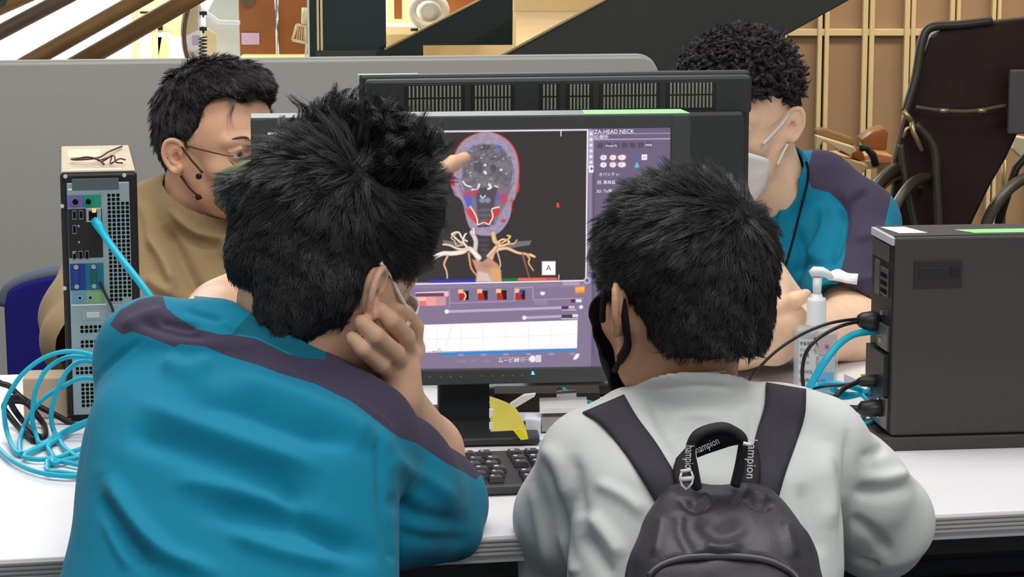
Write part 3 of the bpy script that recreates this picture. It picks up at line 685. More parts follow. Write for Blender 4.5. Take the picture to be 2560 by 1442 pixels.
for _ in range(30):
    a_ = rg.random()*6.28; q_ = rg.random()**.6; cx = 1213+q_*62*math.cos(a_); cy = 418+q_*52*math.sin(a_); ell(cx, cy, 1.5+2.6*rg.random(), 1.2+2*rg.random(), rgb(200, 195, 200) if rg.random() > .3 else rgb(60, 58, 62), .55, .6)
for cx, cy in ((1208, 419), (1207, 437), (1209, 441), (1248, 432)): ell(cx, cy, 3.5, 3, rgb(235, 230, 225), .9, .6)
stroke([(1272, 405), (1280, 435), (1278, 470), (1262, 500)], 2, rgb(90, 84, 96), .6); stroke([(1143, 470), (1150, 488), (1160, 500)], 3, rgb(90, 84, 96), .6)
# orbits / skull base
dk2 = rgb(72, 68, 72)
fill([(1150, 460), (1185, 470), (1212, 482), (1250, 470), (1276, 470), (1262, 520), (1240, 560), (1232, 578), (1188, 578), (1178, 556), (1160, 520)], rgb(112, 102, 118), .75, 6)
fill([(1182, 478), (1240, 478), (1232, 520), (1228, 575), (1190, 575), (1186, 520)], dk2, .85, 8)
for pts, w_ in (((( 1152, 462), (1160, 472), (1172, 476)), 4), (((1175, 484), (1188, 482), (1193, 470)), 5), (((1218, 470), (1222, 478), (1216, 482)), 6), (((1232, 474), (1240, 478)), 3), (((1196, 500), (1202, 506), (1208, 500)), 3)): stroke(pts, w_, rgb(236, 230, 226), .95)
fill([(1150, 494), (1190, 480), (1194, 490), (1172, 506), (1155, 512)], rgb(190, 60, 80), .7, 4); fill([(1238, 500), (1262, 492), (1266, 516), (1246, 524)], rgb(190, 70, 90), .8, 4)
fill([(1152, 500), (1176, 502), (1172, 526), (1162, 530)], rgb(70, 100, 210), .8, 3); ell(1240, 506, 6, 8, rgb(70, 100, 210), .8, .5)
for cx, cy in ((1200, 512), (1214, 512)): ell(cx, cy, 7, 7, rgb(150, 165, 180), .7, .6)
for k in range(3): ell(1206, 538+14*k, 15, 5, rgb(112, 108, 116), .6, .5)
fill([(1156, 532), (1180, 536), (1188, 560), (1186, 576), (1170, 560)], rgb(216, 50, 40), .85, 4); fill([(1218, 552), (1242, 530), (1246, 545), (1228, 562)], rgb(216, 50, 40), .9, 4)
fill([(1198, 568), (1222, 562), (1226, 570), (1205, 574)], rgb(200, 40, 34), .9, 3); ell(1254, 567, 6, 5, rgb(210, 30, 26), .8, .6); ell(1275, 514, 6, 6, rgb(160, 40, 30), .5, .6)
stroke([(1170, 528), (1180, 544), (1187, 560), (1189, 576)], 3.2, rgb(246, 226, 206)); stroke([(1243, 530), (1225, 536), (1227, 556), (1218, 576)], 3.2, rgb(246, 226, 206)); stroke([(1189, 577), (1204, 571), (1216, 576)], 2.5, rgb(240, 235, 235)); stroke([(1190, 581), (1218, 580)], 4, rgb(60, 56, 62), n=1)
stroke([(1293, 470), (1291, 488), (1286, 492)], 4, rgb(230, 44, 30)); stroke([(1128, 440), (1124, 462), (1126, 480)], 4, rgb(226, 50, 40)); fill([(1124, 470), (1140, 480), (1148, 505), (1130, 498)], rgb(180, 150, 175), .8, 4)
# neck and vessels
fill([(1188, 606), (1222, 606), (1218, 640), (1222, 668), (1190, 672), (1192, 640)], rgb(64, 60, 66), .9, 4)
for k in range(5): ell(1206, 618+13*k, 13, 3.5, rgb(88, 84, 92), .5, .5)
ves = rgb(214, 176, 140); vl = rgb(232, 222, 206); vg = rgb(134, 126, 132)
fill([(1100, 616), (1150, 624), (1160, 634), (1120, 632), (1104, 626)], vg, .7, 3); fill([(1250, 632), (1290, 622), (1325, 620), (1320, 632), (1280, 638), (1252, 642)], vg, .75, 3)
for pts, w_, c, tp in (
    (((1174, 596), (1184, 620), (1182, 650), (1190, 668)), 11, rgb(200, 190, 190), 0), (((1228, 600), (1232, 620), (1244, 632), (1228, 650), (1222, 668)), 11, ves, 0),
    (((1192, 664), (1168, 640), (1150, 648), (1124, 652), (1100, 652), (1076, 664), (1068, 678)), 12, vl, .1), (((1112, 660), (1104, 680), (1110, 700), (1112, 718)), 5, ves, .4),
    (((1166, 642), (1140, 640), (1118, 630), (1102, 628)), 6, rgb(220, 205, 180), .3), (((1160, 632), (1140, 618), (1128, 606), (1124, 600), (1140, 596), (1150, 612), (1162, 620)), 4, vl, 0),
    (((1162, 636), (1152, 620), (1156, 604), (1160, 600)), 5, vl, .3), (((1150, 630), (1136, 632), (1130, 618), (1122, 610), (1134, 600)), 3, rgb(220, 190, 120), .2), (((1166, 652), (1172, 690), (1186, 712)), 5, rgb(216, 150, 100), .4),
    (((1238, 636), (1260, 630), (1268, 622), (1252, 616), (1240, 624)), 5, rgb(236, 200, 170), .2), (((1250, 626), (1270, 612), (1264, 606), (1272, 608)), 4, rgb(220, 190, 110), .2), (((1262, 628), (1280, 628), (1288, 618)), 4, rgb(220, 190, 130), .4),
    (((1236, 644), (1262, 640), (1290, 652), (1312, 656), (1332, 662)), 8, rgb(228, 186, 150), .4), (((1312, 656), (1320, 668), (1318, 680), (1330, 700)), 5, rgb(220, 170, 110), .5), (((1322, 656), (1334, 664), (1322, 660)), 4, rgb(228, 196, 140), .2), (((1302, 656), (1310, 684), (1320, 720)), 4, rgb(140, 100, 80), .5),
    (((1236, 640), (1246, 680), (1242, 700)), 3, rgb(226, 190, 170), .3), (((1216, 660), (1236, 636)), 10, ves, .1), (((1180, 600), (1178, 585)), 4, vl, .1)):
    stroke(pts, w_+2.5, rgb(150, 60, 40), .45, 2, tp); stroke(pts, w_, c, 1, 1.5, tp); stroke([(x-.8, y-.8) for x, y in pts], w_*.35, (min(1, c[0]*1.5), min(1, c[1]*1.5), min(1, c[2]*1.5)), .6, 1.5, tp)
fill([(1174, 668), (1200, 676), (1216, 664), (1240, 682), (1248, 700), (1248, 728), (1184, 728), (1186, 700)], rgb(196, 150, 122), 1, 3)
fill([(1224, 690), (1244, 694), (1250, 728), (1218, 728)], rgb(226, 170, 110), .8, 4); fill([(1190, 700), (1216, 706), (1222, 728), (1184, 728)], rgb(226, 200, 196), .8, 5); ell(1210, 685, 16, 8, rgb(170, 120, 96), .5, .6)
ell(1392, 529, 4, 5, rgb(228, 60, 40), 1, .5); ell(1391, 523, 2, 3, rgb(228, 100, 60), 1, .5)
# colour bars and white frame
rect(1066, 722, 1184, 730, rgb(60, 50, 180)); rect(1252, 720, 1290, 728, rgb(20, 120, 50)); rect(1290, 719, 1392, 727, rgb(220, 76, 56))
for k in range(14): ell(1294+5*k, 723, 1.6, 2.4, rgb(250, 160, 120), .7, .5)
stroke([(668, 331), (1466, 330)], 3, wht, n=1); stroke([(1466, 330), (1464, 727)], 3, wht, n=1); stroke([(668, 737), (1464, 728)], 3, wht, n=1); stroke([(1399, 332), (1399, 345)], 2, wht, n=1); stroke([(1395, 712), (1395, 724)], 1.6, wht, n=1)
fill([(1352, 676), (1386, 676), (1386, 712), (1352, 712)], (1, 1, 1), 1, 2.5)
# side strip of icons
rect(1468, 330, 1483, 430, lav, .8); rect(1470, 440, 1478, 700, rgb(150, 134, 166), .7)
for k in range(7): ell(1475, 340+15*k, 4, 4, (.95, .88, .97), .8, .6)
rect(1470, 424, 1482, 442, (.95, .9, .95)); ell(1477, 432, 3.5, 4, rgb(90, 50, 50), .9)
rect(1484, 340, 1677, 342, lav, .8); rect(1484, 354, 1677, 357, lav, .9); rect(1482, 357, 1484, 930, rgb(80, 66, 96), .8)
for x, c in ((1491, 0), (1511, 1), (1532, 1), (1553, 0), (1573, 0), (1594, 0), (1614, 1)): rect(x, 364, x+15, 378, rgb(78, 70, 84), .8)
for i, x in enumerate((1501, 1524, 1546)):
    for j, y in enumerate((396, 415)):
        ell(x+6+i*1, y+7, 8 if i < 2 else 10, 7, (.95, .86, .9), .95, .35); ell(x+6, y+7, 3, 3, rgb(190, 150, 170), .6, .5)
        rect(x, y, x+18, y+1.5, rgb(200, 130, 160), .7)
fill([(1586, 410), (1593, 396), (1599, 410)], rgb(70, 110, 170), .9, 2); fill([(1586, 430), (1592, 414), (1599, 430)], rgb(80, 200, 235), 1, 2)
rect(1604, 396, 1618, 410, (.95, .93, .95)); rect(1606, 402, 1616, 404, purple)
# lower panel
rect(668, 735, 1466, 745, rgb(150, 136, 166), .5)
stroke([(1032, 756), (1113, 754)], 2, wht, n=1); rect(1032, 758, 1104, 765, rgb(120, 60, 74)); ell(1109, 760, 6, 7, rgb(250, 180, 215), 1, .4)
for x0, x1, c in ((1018, 1036, (250, 160, 150)), (1036, 1058, (226, 120, 118)), (1058, 1083, (240, 160, 152)), (1083, 1108, (206, 150, 160))): rect(x0, 767, x1, 791, rgb(*c))
rect(1036, 767, 1058, 778, rgb(244, 190, 180)); 
for k, x in enumerate((1140, 1188, 1236, 1283)):
    rect(x+2, 752, x+26, 777, rgb(40, 14, 14)); rect(x-1, 748, x+12, 759, rgb(250, 190, 140)); fill([(x+2, 760), (x+14, 758), (x+18, 777), (x+3, 777)], rgb(200, 40, 28), .9, 3)
    if k == 0: stroke([(x+14, 756), (x+18, 766), (x+14, 776)], 3, rgb(250, 220, 160))
    if k == 3: ell(x+15, 757, 5, 6, rgb(50, 80, 190), .95, .4)
for seg_ in (((1117, 785), (1282, 781)), ((1282, 781), (1283, 746)), ((1283, 746), (1328, 745)), ((1328, 745), (1330, 778)), ((1330, 778), (1456, 775)), ((1117, 746), (1117, 796))): stroke(seg_, 1.8, lav, .8, n=1)
rect(1332, 778, 1366, 792, rgb(150, 134, 168), .8); fill([(1347, 757), (1358, 757), (1360, 762), (1356, 766), (1349, 765)], (.9, .88, .95), 1, 1.5)
fill([(1436, 744), (1461, 743), (1461, 761), (1437, 762)], rgb(255, 120, 60), 1, 3); fill([(1438, 747), (1459, 746), (1459, 757), (1439, 758)], rgb(255, 206, 84), .9, 3)
rect(1426, 778, 1450, 787, rgb(70, 62, 80)); rect(1438, 778, 1452, 786, wht, .8); ell(1467, 728, 9, 9, rgb(200, 190, 210), .8, .25); ell(1467, 728, 5, 5, purple, 1, .3)
rect(1404, 730, 1448, 740, lav, .6)
stroke([(1118, 807), (1401, 800)], 7, lav, .95, n=1); ell(1110, 807, 5.5, 5.5, (.9, .88, .95), 1, .3); rect(1402, 796, 1438, 805, rgb(72, 62, 80)); rect(1420, 796, 1436, 803, rgb(240, 180, 235), .9); rect(1402, 805, 1440, 807, wht, .8); ell(1452, 799, 5, 5, (.9, .88, .95), 1, .3)
stroke([(1314, 826), (1401, 823)], 7, lav, .95, n=1); ell(1307, 826, 5.5, 5.5, (.9, .88, .95), 1, .3); rect(1402, 819, 1440, 828, rgb(72, 62, 80)); rect(1430, 818, 1444, 826, wht, .8); rect(1402, 829, 1444, 831, wht, .8)
fill([(668, 850), (1443, 834), (1442, 910), (668, 924)], (1.0, .97, 1.0), 1, 1.5)
for x in (1085, 1145, 1202, 1260, 1318, 1376): stroke([(x, 842), (x, 916)], 1.2, rgb(214, 205, 220), .7, n=1)
stroke([(1060, 882), (1440, 872)], 1.2, rgb(214, 205, 220), .7, n=1)
stroke([(1074, 913), (1086, 915), (1091, 906), (1097, 916)], 1.6, rgb(170, 110, 130), .9, n=1); stroke([(1108, 900), (1122, 846)], 1.2, rgb(200, 190, 210), .7, n=1)
stroke([(668, 922), (1442, 909)], 1.4, rgb(180, 110, 150), .8, n=1)
fill([(1092, 919), (1442, 910), (1440, 916), (1092, 926)], rgb(30, 140, 220), 1, 1.5)
for x in (1028, 1145, 1203, 1260, 1318, 1376, 1430): rect(x-7, 922, x+7, 927, rgb(176, 160, 196), .7)
for x0, x1 in ((1136, 1160), (1170, 1186), (1200, 1218)): rect(x0, 937, x1, 945, rgb(146, 128, 158), .8)
rect(1238, 932, 1318, 934, lav, .7); ell(1328, 937, 8, 9, (.9, .86, .92), .95, .3); rect(1336, 927, 1350, 946, (.85, .78, .84), .8)
fill([(1432, 938), (1440, 925), (1448, 924), (1446, 934), (1438, 941)], (.9, .95, .95), 1, 2)
for k in range(3): rect(1495, 700-26*k, 1504, 716-26*k, (.85, .82, .92), .7)
rect(1488, 822, 1506, 840, rgb(220, 110, 130), .9); rect(1488, 852, 1508, 858, wht, .8)
for y, x1 in ((445, 1530), (466, 1530), (491, 1520), (630, 1505)): pass
# subtle screen vignette belongs to nothing: keep flat colour
me = bpy.data.meshes.new('screen'); nv = (NX+1)*(NY+1)
xs = mx(np.linspace(L0, R0, NX+1)); zs = mz(np.linspace(T0, B0, NY+1)); XX, ZZ = np.meshgrid(xs, zs)
co = np.stack([XX, np.full_like(XX, .0035), ZZ], -1).reshape(-1, 3)
idx = np.arange(nv).reshape(NY+1, NX+1); fa = np.stack([idx[1:, :-1], idx[1:, 1:], idx[:-1, 1:], idx[:-1, :-1]], -1).reshape(-1, 4)
def np_mesh(me, co, faces, smooth=True):
    me.vertices.add(len(co)); me.vertices.foreach_set('co', np.ascontiguousarray(co, dtype=np.float32).ravel())
    k = faces.shape[1]; me.loops.add(faces.size); me.loops.foreach_set('vertex_index', faces.astype(np.int32).ravel())
    me.polygons.add(len(faces)); me.polygons.foreach_set('loop_start', np.arange(0, faces.size, k, dtype=np.int32)); me.polygons.foreach_set('loop_total', np.full(len(faces), k, dtype=np.int32))
    me.polygons.foreach_set('use_smooth', np.full(len(faces), smooth)); me.update(); me.validate()
np_mesh(me, co, fa, False)
at = me.color_attributes.new('screen_image', 'FLOAT_COLOR', 'POINT')
at.data.foreach_set('color', np.concatenate([np.clip(img, 0, 1.2), np.ones(img.shape[:2]+(1,))], -1).astype(np.float32).ravel())
ms = bpy.data.materials.new('screen_display'); ms.use_nodes = True; nt = ms.node_tree; bs = nt.nodes['Principled BSDF']
an = nt.nodes.new('ShaderNodeAttribute'); an.attribute_name = 'screen_image'; nt.links.new(an.outputs['Color'], bs.inputs['Emission Color']); bs.inputs['Emission Strength'].default_value = 1.02
bs.inputs['Base Color'].default_value = (.012, .012, .014, 1); bs.inputs['Roughness'].default_value = .3; bs.inputs['Specular IOR Level'].default_value = .2
put('screen', me, ms, t)
M_txt = mat('screen_text', (.02, .02, .02), .5, .1, emit=(.95, .9, .97), estr=1.0)
M_txtd = mat('screen_text_dim', (.02, .02, .02), .5, .1, emit=rgb(190, 172, 205), estr=1.0)
def stext(s, x, y, h, m=M_txt, sxx=1):
    y = Y_(x, y); return text(s, h*sz*1.35, m, t, Matrix.Translation((mx(x), .0031, mz(y))) @ Matrix.Rotation(math.pi/2, 4, 'X'), 'screen_lettering', .0001, 'LEFT', sxx)
stext('ZA-HEAD NECK', 1483, 340, 11, sxx=.98); stext('3D解析', 1482, 353, 9)
stext('Asset', 1512, 375, 7); stext('SL', 1534, 375, 7); stext('MPR', 1613, 375, 7)
stext('オパシティ:', 1495, 451, 8); stext('回: 真珠値', 1491, 472, 8); stext('3D: Tx値', 1489, 495, 8); stext('カ', 1492, 637, 9)
stext('A', 1362, 700, 15, mat('screen_letter', (.02, .02, .02), .5, .1, emit=rgb(70, 60, 70), estr=1.0))
stext('ムービー', 1240, 945, 10); stext('画像リピート', 1280, 944, 9, sxx=.6); stext('再生', 1440, 758, 7, mat('screen_orange', (.1, .02, 0), .5, .1, emit=rgb(230, 110, 50), estr=1)); stext('100', 1440, 786, 7); stext('112.5', 1420, 803, 6, M_txtd)
stext('112.52ms', 1356, 725, 6, mat('screen_red', (.1, .02, 0), .5, .1, emit=rgb(250, 120, 90), estr=1)); stext('21:43', 1586, 943, 8)
# ================================================================== SCULPTING TOOLS (signed distance field -> one continuous skin)
class Field:
    def __init__(s, lo, hi, h):
        s.lo = np.array(lo, np.float32); s.h = h; s.n = np.ceil((np.array(hi)-s.lo)/h).astype(int)+1
        s.a = np.full(s.n, .05, np.float32)
    def sub(s, lo, hi):
        i0 = np.clip(np.floor((np.array(lo)-s.lo)/s.h).astype(int), 0, s.n); i1 = np.clip(np.ceil((np.array(hi)-s.lo)/s.h).astype(int)+1, 0, s.n)
        if np.any(i1 <= i0): return None
        ax = [s.lo[k]+np.arange(i0[k], i1[k], dtype=np.float32)*s.h for k in range(3)]
        return (slice(i0[0], i1[0]), slice(i0[1], i1[1]), slice(i0[2], i1[2])), ax[0][:, None, None], ax[1][None, :, None], ax[2][None, None, :]
    def put(s, fn, lo, hi, k=.01, mode='add'):
        m = k+3*s.h+.012; r = s.sub(np.array(lo)-m, np.array(hi)+m)
        if r is None: return s
        sl, X, Y, Z = r; d = fn(X, Y, Z).astype(np.float32); a = s.a[sl]
        if mode == 'add':
            if k > 0: h = np.clip(.5+.5*(a-d)/k, 0, 1); s.a[sl] = a*(1-h)+d*h-k*h*(1-h)
            else: s.a[sl] = np.minimum(a, d)
        elif mode == 'cut':
            d = -d
            if k > 0: h = np.clip(.5-.5*(a-d)/k, 0, 1); s.a[sl] = a*(1-h)+d*h+k*h*(1-h)
            else: s.a[sl] = np.maximum(a, d)
        return s
    def cone(s, a, b, ra, rb, k=.01, mode='add'):
        a = np.array(a, np.float32); b = np.array(b, np.float32); ba = b-a; L = max(float(ba@ba), 1e-12)
        def fn(X, Y, Z):
            px, py, pz = X-a[0], Y-a[1], Z-a[2]; t = np.clip((px*ba[0]+py*ba[1]+pz*ba[2])/L, 0, 1)
            return np.sqrt((px-t*ba[0])**2+(py-t*ba[1])**2+(pz-t*ba[2])**2)-(ra+(rb-ra)*t)
        r = max(ra, rb); return s.put(fn, np.minimum(a, b)-r, np.maximum(a, b)+r, k, mode)
    def chain(s, pts, rs, k=.01, mode='add'):
        rs = rs if isinstance(rs, (list, tuple, np.ndarray)) else [rs]*len(pts)
        for i in range(len(pts)-1): s.cone(pts[i], pts[i+1], rs[i], rs[i+1], k, mode)
        return s
    def ell(s, c, r, R=None, k=.01, mode='add', e=2.0):
        c = np.array(c, np.float32); r = np.array(r, np.float32); R = np.eye(3) if R is None else np.array(R, float)[:3, :3]
        ext = np.sqrt(((R*r[None, :])**2).sum(1)) if e <= 2.001 else np.full(3, r.max()*1.2)
        def fn(X, Y, Z):
            p = [X-c[0], Y-c[1], Z-c[2]]
            q = [(R[0][j]*p[0]+R[1][j]*p[1]+R[2][j]*p[2])/r[j] for j in range(3)]
            if e <= 2.001: k0 = np.sqrt(q[0]**2+q[1]**2+q[2]**2); k1 = np.sqrt((q[0]/r[0])**2+(q[1]/r[1])**2+(q[2]/r[2])**2)+1e-9; return k0*(k0-1)/k1
            k0 = (np.abs(q[0])**e+np.abs(q[1])**e+np.abs(q[2])**e)**(1/e); return (k0-1)*r.min()
        return s.put(fn, c-ext, c+ext, k, mode)
    def loft(s, rows, k=.01, mode='add', e=2.3, yaw=0):
        """rows: (centre, rx, ry) from bottom to top, horizontal sections"""
        z = np.array([r[0][2] for r in rows]); o = np.argsort(z); z = z[o]
        A = np.array([[rows[i][0][0], rows[i][0][1], rows[i][1], rows[i][2]] for i in o]); ca, sa = math.cos(yaw), math.sin(yaw)
        def sm(Z, c):
            return np.interp(Z, zz_, cc_[c])
        zz_ = np.linspace(z[0], z[-1], 200); cc_ = []
        for c in range(4):
            v = np.interp(zz_, z, A[:, c]); pad = np.pad(v, 6, mode='edge'); cc_.append(np.convolve(pad, np.ones(13)/13, 'valid'))
        def fn(X, Y, Z):
            cx, cy, rx, ry = [sm(Z, c) for c in range(4)]
            u = X-cx; v = Y-cy; u, v = u*ca+v*sa, -u*sa+v*ca
            q = (np.abs(u/rx)**e+np.abs(v/ry)**e)**(1/e); d = (q-1)*np.minimum(rx, ry)
            return np.maximum(d, np.maximum(z[0]-Z, Z-z[-1]))
        R = A[:, 2:].max(1)*1.05
        return s.put(fn, (A[:, 0]-R).min(), 0, k, mode) if False else s.put(fn, [(A[:, 0]-R).min(), (A[:, 1]-R).min(), z[0]], [(A[:, 0]+R).max(), (A[:, 1]+R).max(), z[-1]], k, mode)
    def shear_off(s, p, n, half, k=.006):
        """trim everything above the tilted plane inside a box around p"""
        p = np.array(p, np.float32); n = np.array(n, np.float32); n = n/np.linalg.norm(n); half = np.array(half)
        def fn(X, Y, Z):
            d = -((X-p[0])*n[0]+(Y-p[1])*n[1]+(Z-p[2])*n[2])
            return np.maximum(d, np.maximum(np.abs(X-p[0])-half[0], np.abs(Y-p[1])-half[1]))
        return s.put(fn, p-half, p+half, k, 'cut')
    def plane(s, p, n, k=.004):
        """keep what lies on the side n points away from"""
        p = np.array(p, np.float32); n = np.array(n, np.float32); n = n/np.linalg.norm(n)
        def fn(X, Y, Z): return (X-p[0])*n[0]+(Y-p[1])*n[1]+(Z-p[2])*n[2]
        d = fn(*s.sub(s.lo, s.lo+s.n*s.h)[1:]).astype(np.float32); s.a = np.maximum(s.a, d); return s
    def mesh(s):
        a = s.a; neg = a < 0; n = s.n
        c = neg[:-1, :-1, :-1].astype(np.int8)
        for dx in (0, 1):
            for dy in (0, 1):
                for dz in (0, 1):
                    if dx+dy+dz: c = c+neg[dx:n[0]-1+dx, dy:n[1]-1+dy, dz:n[2]-1+dz]
        I = np.argwhere((c > 0) & (c < 8)); vid = np.full(tuple(n-1), -1, np.int32); vid[I[:, 0], I[:, 1], I[:, 2]] = np.arange(len(I))
        acc = np.zeros((len(I), 3)); cnt = np.zeros(len(I))
        for ax in range(3):
            o1, o2 = [k for k in range(3) if k != ax]
            for p in (0, 1):
                for q in (0, 1):
                    J = I.copy(); J[:, o1] += p; J[:, o2] += q; K = J.copy(); K[:, ax] += 1
                    v0 = a[J[:, 0], J[:, 1], J[:, 2]]; v1 = a[K[:, 0], K[:, 1], K[:, 2]]; m = (v0 < 0) != (v1 < 0)
                    t = np.where(m, v0/np.where(m, v0-v1, 1), 0); pos = J.astype(float); pos[:, ax] += t
                    acc[m] += pos[m]; cnt[m] += 1
        co = s.lo+acc/cnt[:, None]*s.h; faces = []
        for ax in range(3):
            o1, o2 = (ax+1) % 3, (ax+2) % 3
            sl0 = [slice(None)]*3; sl1 = [slice(None)]*3; sl0[ax] = slice(0, n[ax]-1); sl1[ax] = slice(1, n[ax])
            A0 = neg[tuple(sl0)]; A1 = neg[tuple(sl1)]; E = np.argwhere(A0 != A1)
            E = E[(E[:, o1] > 0) & (E[:, o2] > 0) & (E[:, o1] < n[o1]-1) & (E[:, o2] < n[o2]-1)]
            st = A0[E[:, 0], E[:, 1], E[:, 2]]
            def g(d1, d2):
                F = E.copy(); F[:, o1] -= d1; F[:, o2] -= d2; return vid[F[:, 0], F[:, 1], F[:, 2]]
            q = np.stack([g(1, 1), g(0, 1), g(0, 0), g(1, 0)], -1); q[~st] = q[~st][:, ::-1]
            faces.append(q[(q >= 0).all(1)])
        return co, np.concatenate(faces)
def smooth(co, F, it=2, lam=.5):
    n = len(co); e = np.concatenate([F[:, [0, 1]], F[:, [1, 2]], F[:, [2, 3]], F[:, [3, 0]]]); e = np.concatenate([e, e[:, ::-1]])
    deg = np.bincount(e[:, 0], minlength=n).astype(float); deg[deg == 0] = 1
    for _ in range(it):
        s_ = np.stack([np.bincount(e[:, 0], weights=co[e[:, 1], k], minlength=n) for k in range(3)], -1)
        co = co*(1-lam)+lam*s_/deg[:, None]
    return co
def vnormals(co, F):
    fn = np.cross(co[F[:, 2]]-co[F[:, 0]], co[F[:, 3]]-co[F[:, 1]]); n = np.zeros_like(co)
    for k in range(4):
        for j in range(3): n[:, j] += np.bincount(F[:, k], weights=fn[:, j], minlength=len(co))
    return n/np.maximum(np.linalg.norm(n, axis=1, keepdims=True), 1e-12)
def folds(co, F, brushes, facing=True):
    """press / raise cloth folds along lines measured in the photograph: (points, width px, height m)"""
    N = vnormals(co, F); px, py, d = px_of(co); view = co-np.array([0, 0, CAMZ]); view /= np.linalg.norm(view, axis=1, keepdims=True)
    f = np.clip(-(N*view).sum(1)*2.5, 0, 1) if facing else np.ones(len(co)); disp = np.zeros(len(co))
    for pts, w, amp in brushes:
        q = np.array([tuple(p) for p in spline(pts, 5)]); lo = q.min(0)-3*w; hi = q.max(0)+3*w
        m = (px > lo[0]) & (px < hi[0]) & (py > lo[1]) & (py < hi[1])
        if not m.any(): continue
        dd, t = line_d(px[m], py[m], q); disp[m] += 1.3*amp*np.exp(-(dd/w)**2)*np.clip(np.minimum(t, 1-t)*5, .12, 1)
    return co+N*(disp*f)[:, None]
def crumple(co, F, amp, scale, seed=0, aniso=(1, 1, 1)):
    """gentle irregular cloth relief"""
    N = vnormals(co, F); r = np.random.default_rng(seed); v = np.zeros(len(co)); c2 = co*np.array(aniso)
    for k in range(14):
        d = r.normal(size=3); d /= np.linalg.norm(d); s_ = scale*(.6+1.6*r.random()); w = .5*np.sin((c2@np.cross(d, [.3, .5, .8]))*s_*.6+r.random()*6)
        v += np.sin((c2@d)*s_+w*2+r.random()*6.28)/(1+.25*k)
    return co+N*(amp*np.tanh(v*.7))[:, None]
def biggest(co, F):
    """keep only the largest connected skin"""
    lab = np.arange(len(co)); e = np.concatenate([F[:, [0, 1]], F[:, [1, 2]], F[:, [2, 3]], F[:, [3, 0]]])
    for _ in range(200):
        m = np.minimum(lab[e[:, 0]], lab[e[:, 1]]); new = lab.copy(); np.minimum.at(new, e[:, 0], m); np.minimum.at(new, e[:, 1], m); new = new[new]; new = new[new]
        if (new == lab).all(): break
        lab = new
    u, c = np.unique(lab, return_counts=True); keep = lab == u[c.argmax()]; mp = np.cumsum(keep)-1; F = F[keep[F[:, 0]]]
    return co[keep], mp[F]
def attach(me, name, vals):
    a = me.attributes.new(name, 'FLOAT', 'POINT'); a.data.foreach_set('value', np.asarray(vals, np.float32))
def skin_mesh(name, co, F, m, parent, panels=None):
    me = bpy.data.meshes.new(name); np_mesh(me, co, F)
    if panels is not None:
        px, py, d = px_of(co)
        for nm, polys in panels.items():
            v = np.full(len(co), -60.)
            for pl_ in polys: v = np.maximum(v, poly_sd(px, py, pl_))
            attach(me, nm, v)
    return put(name, me, m, parent)
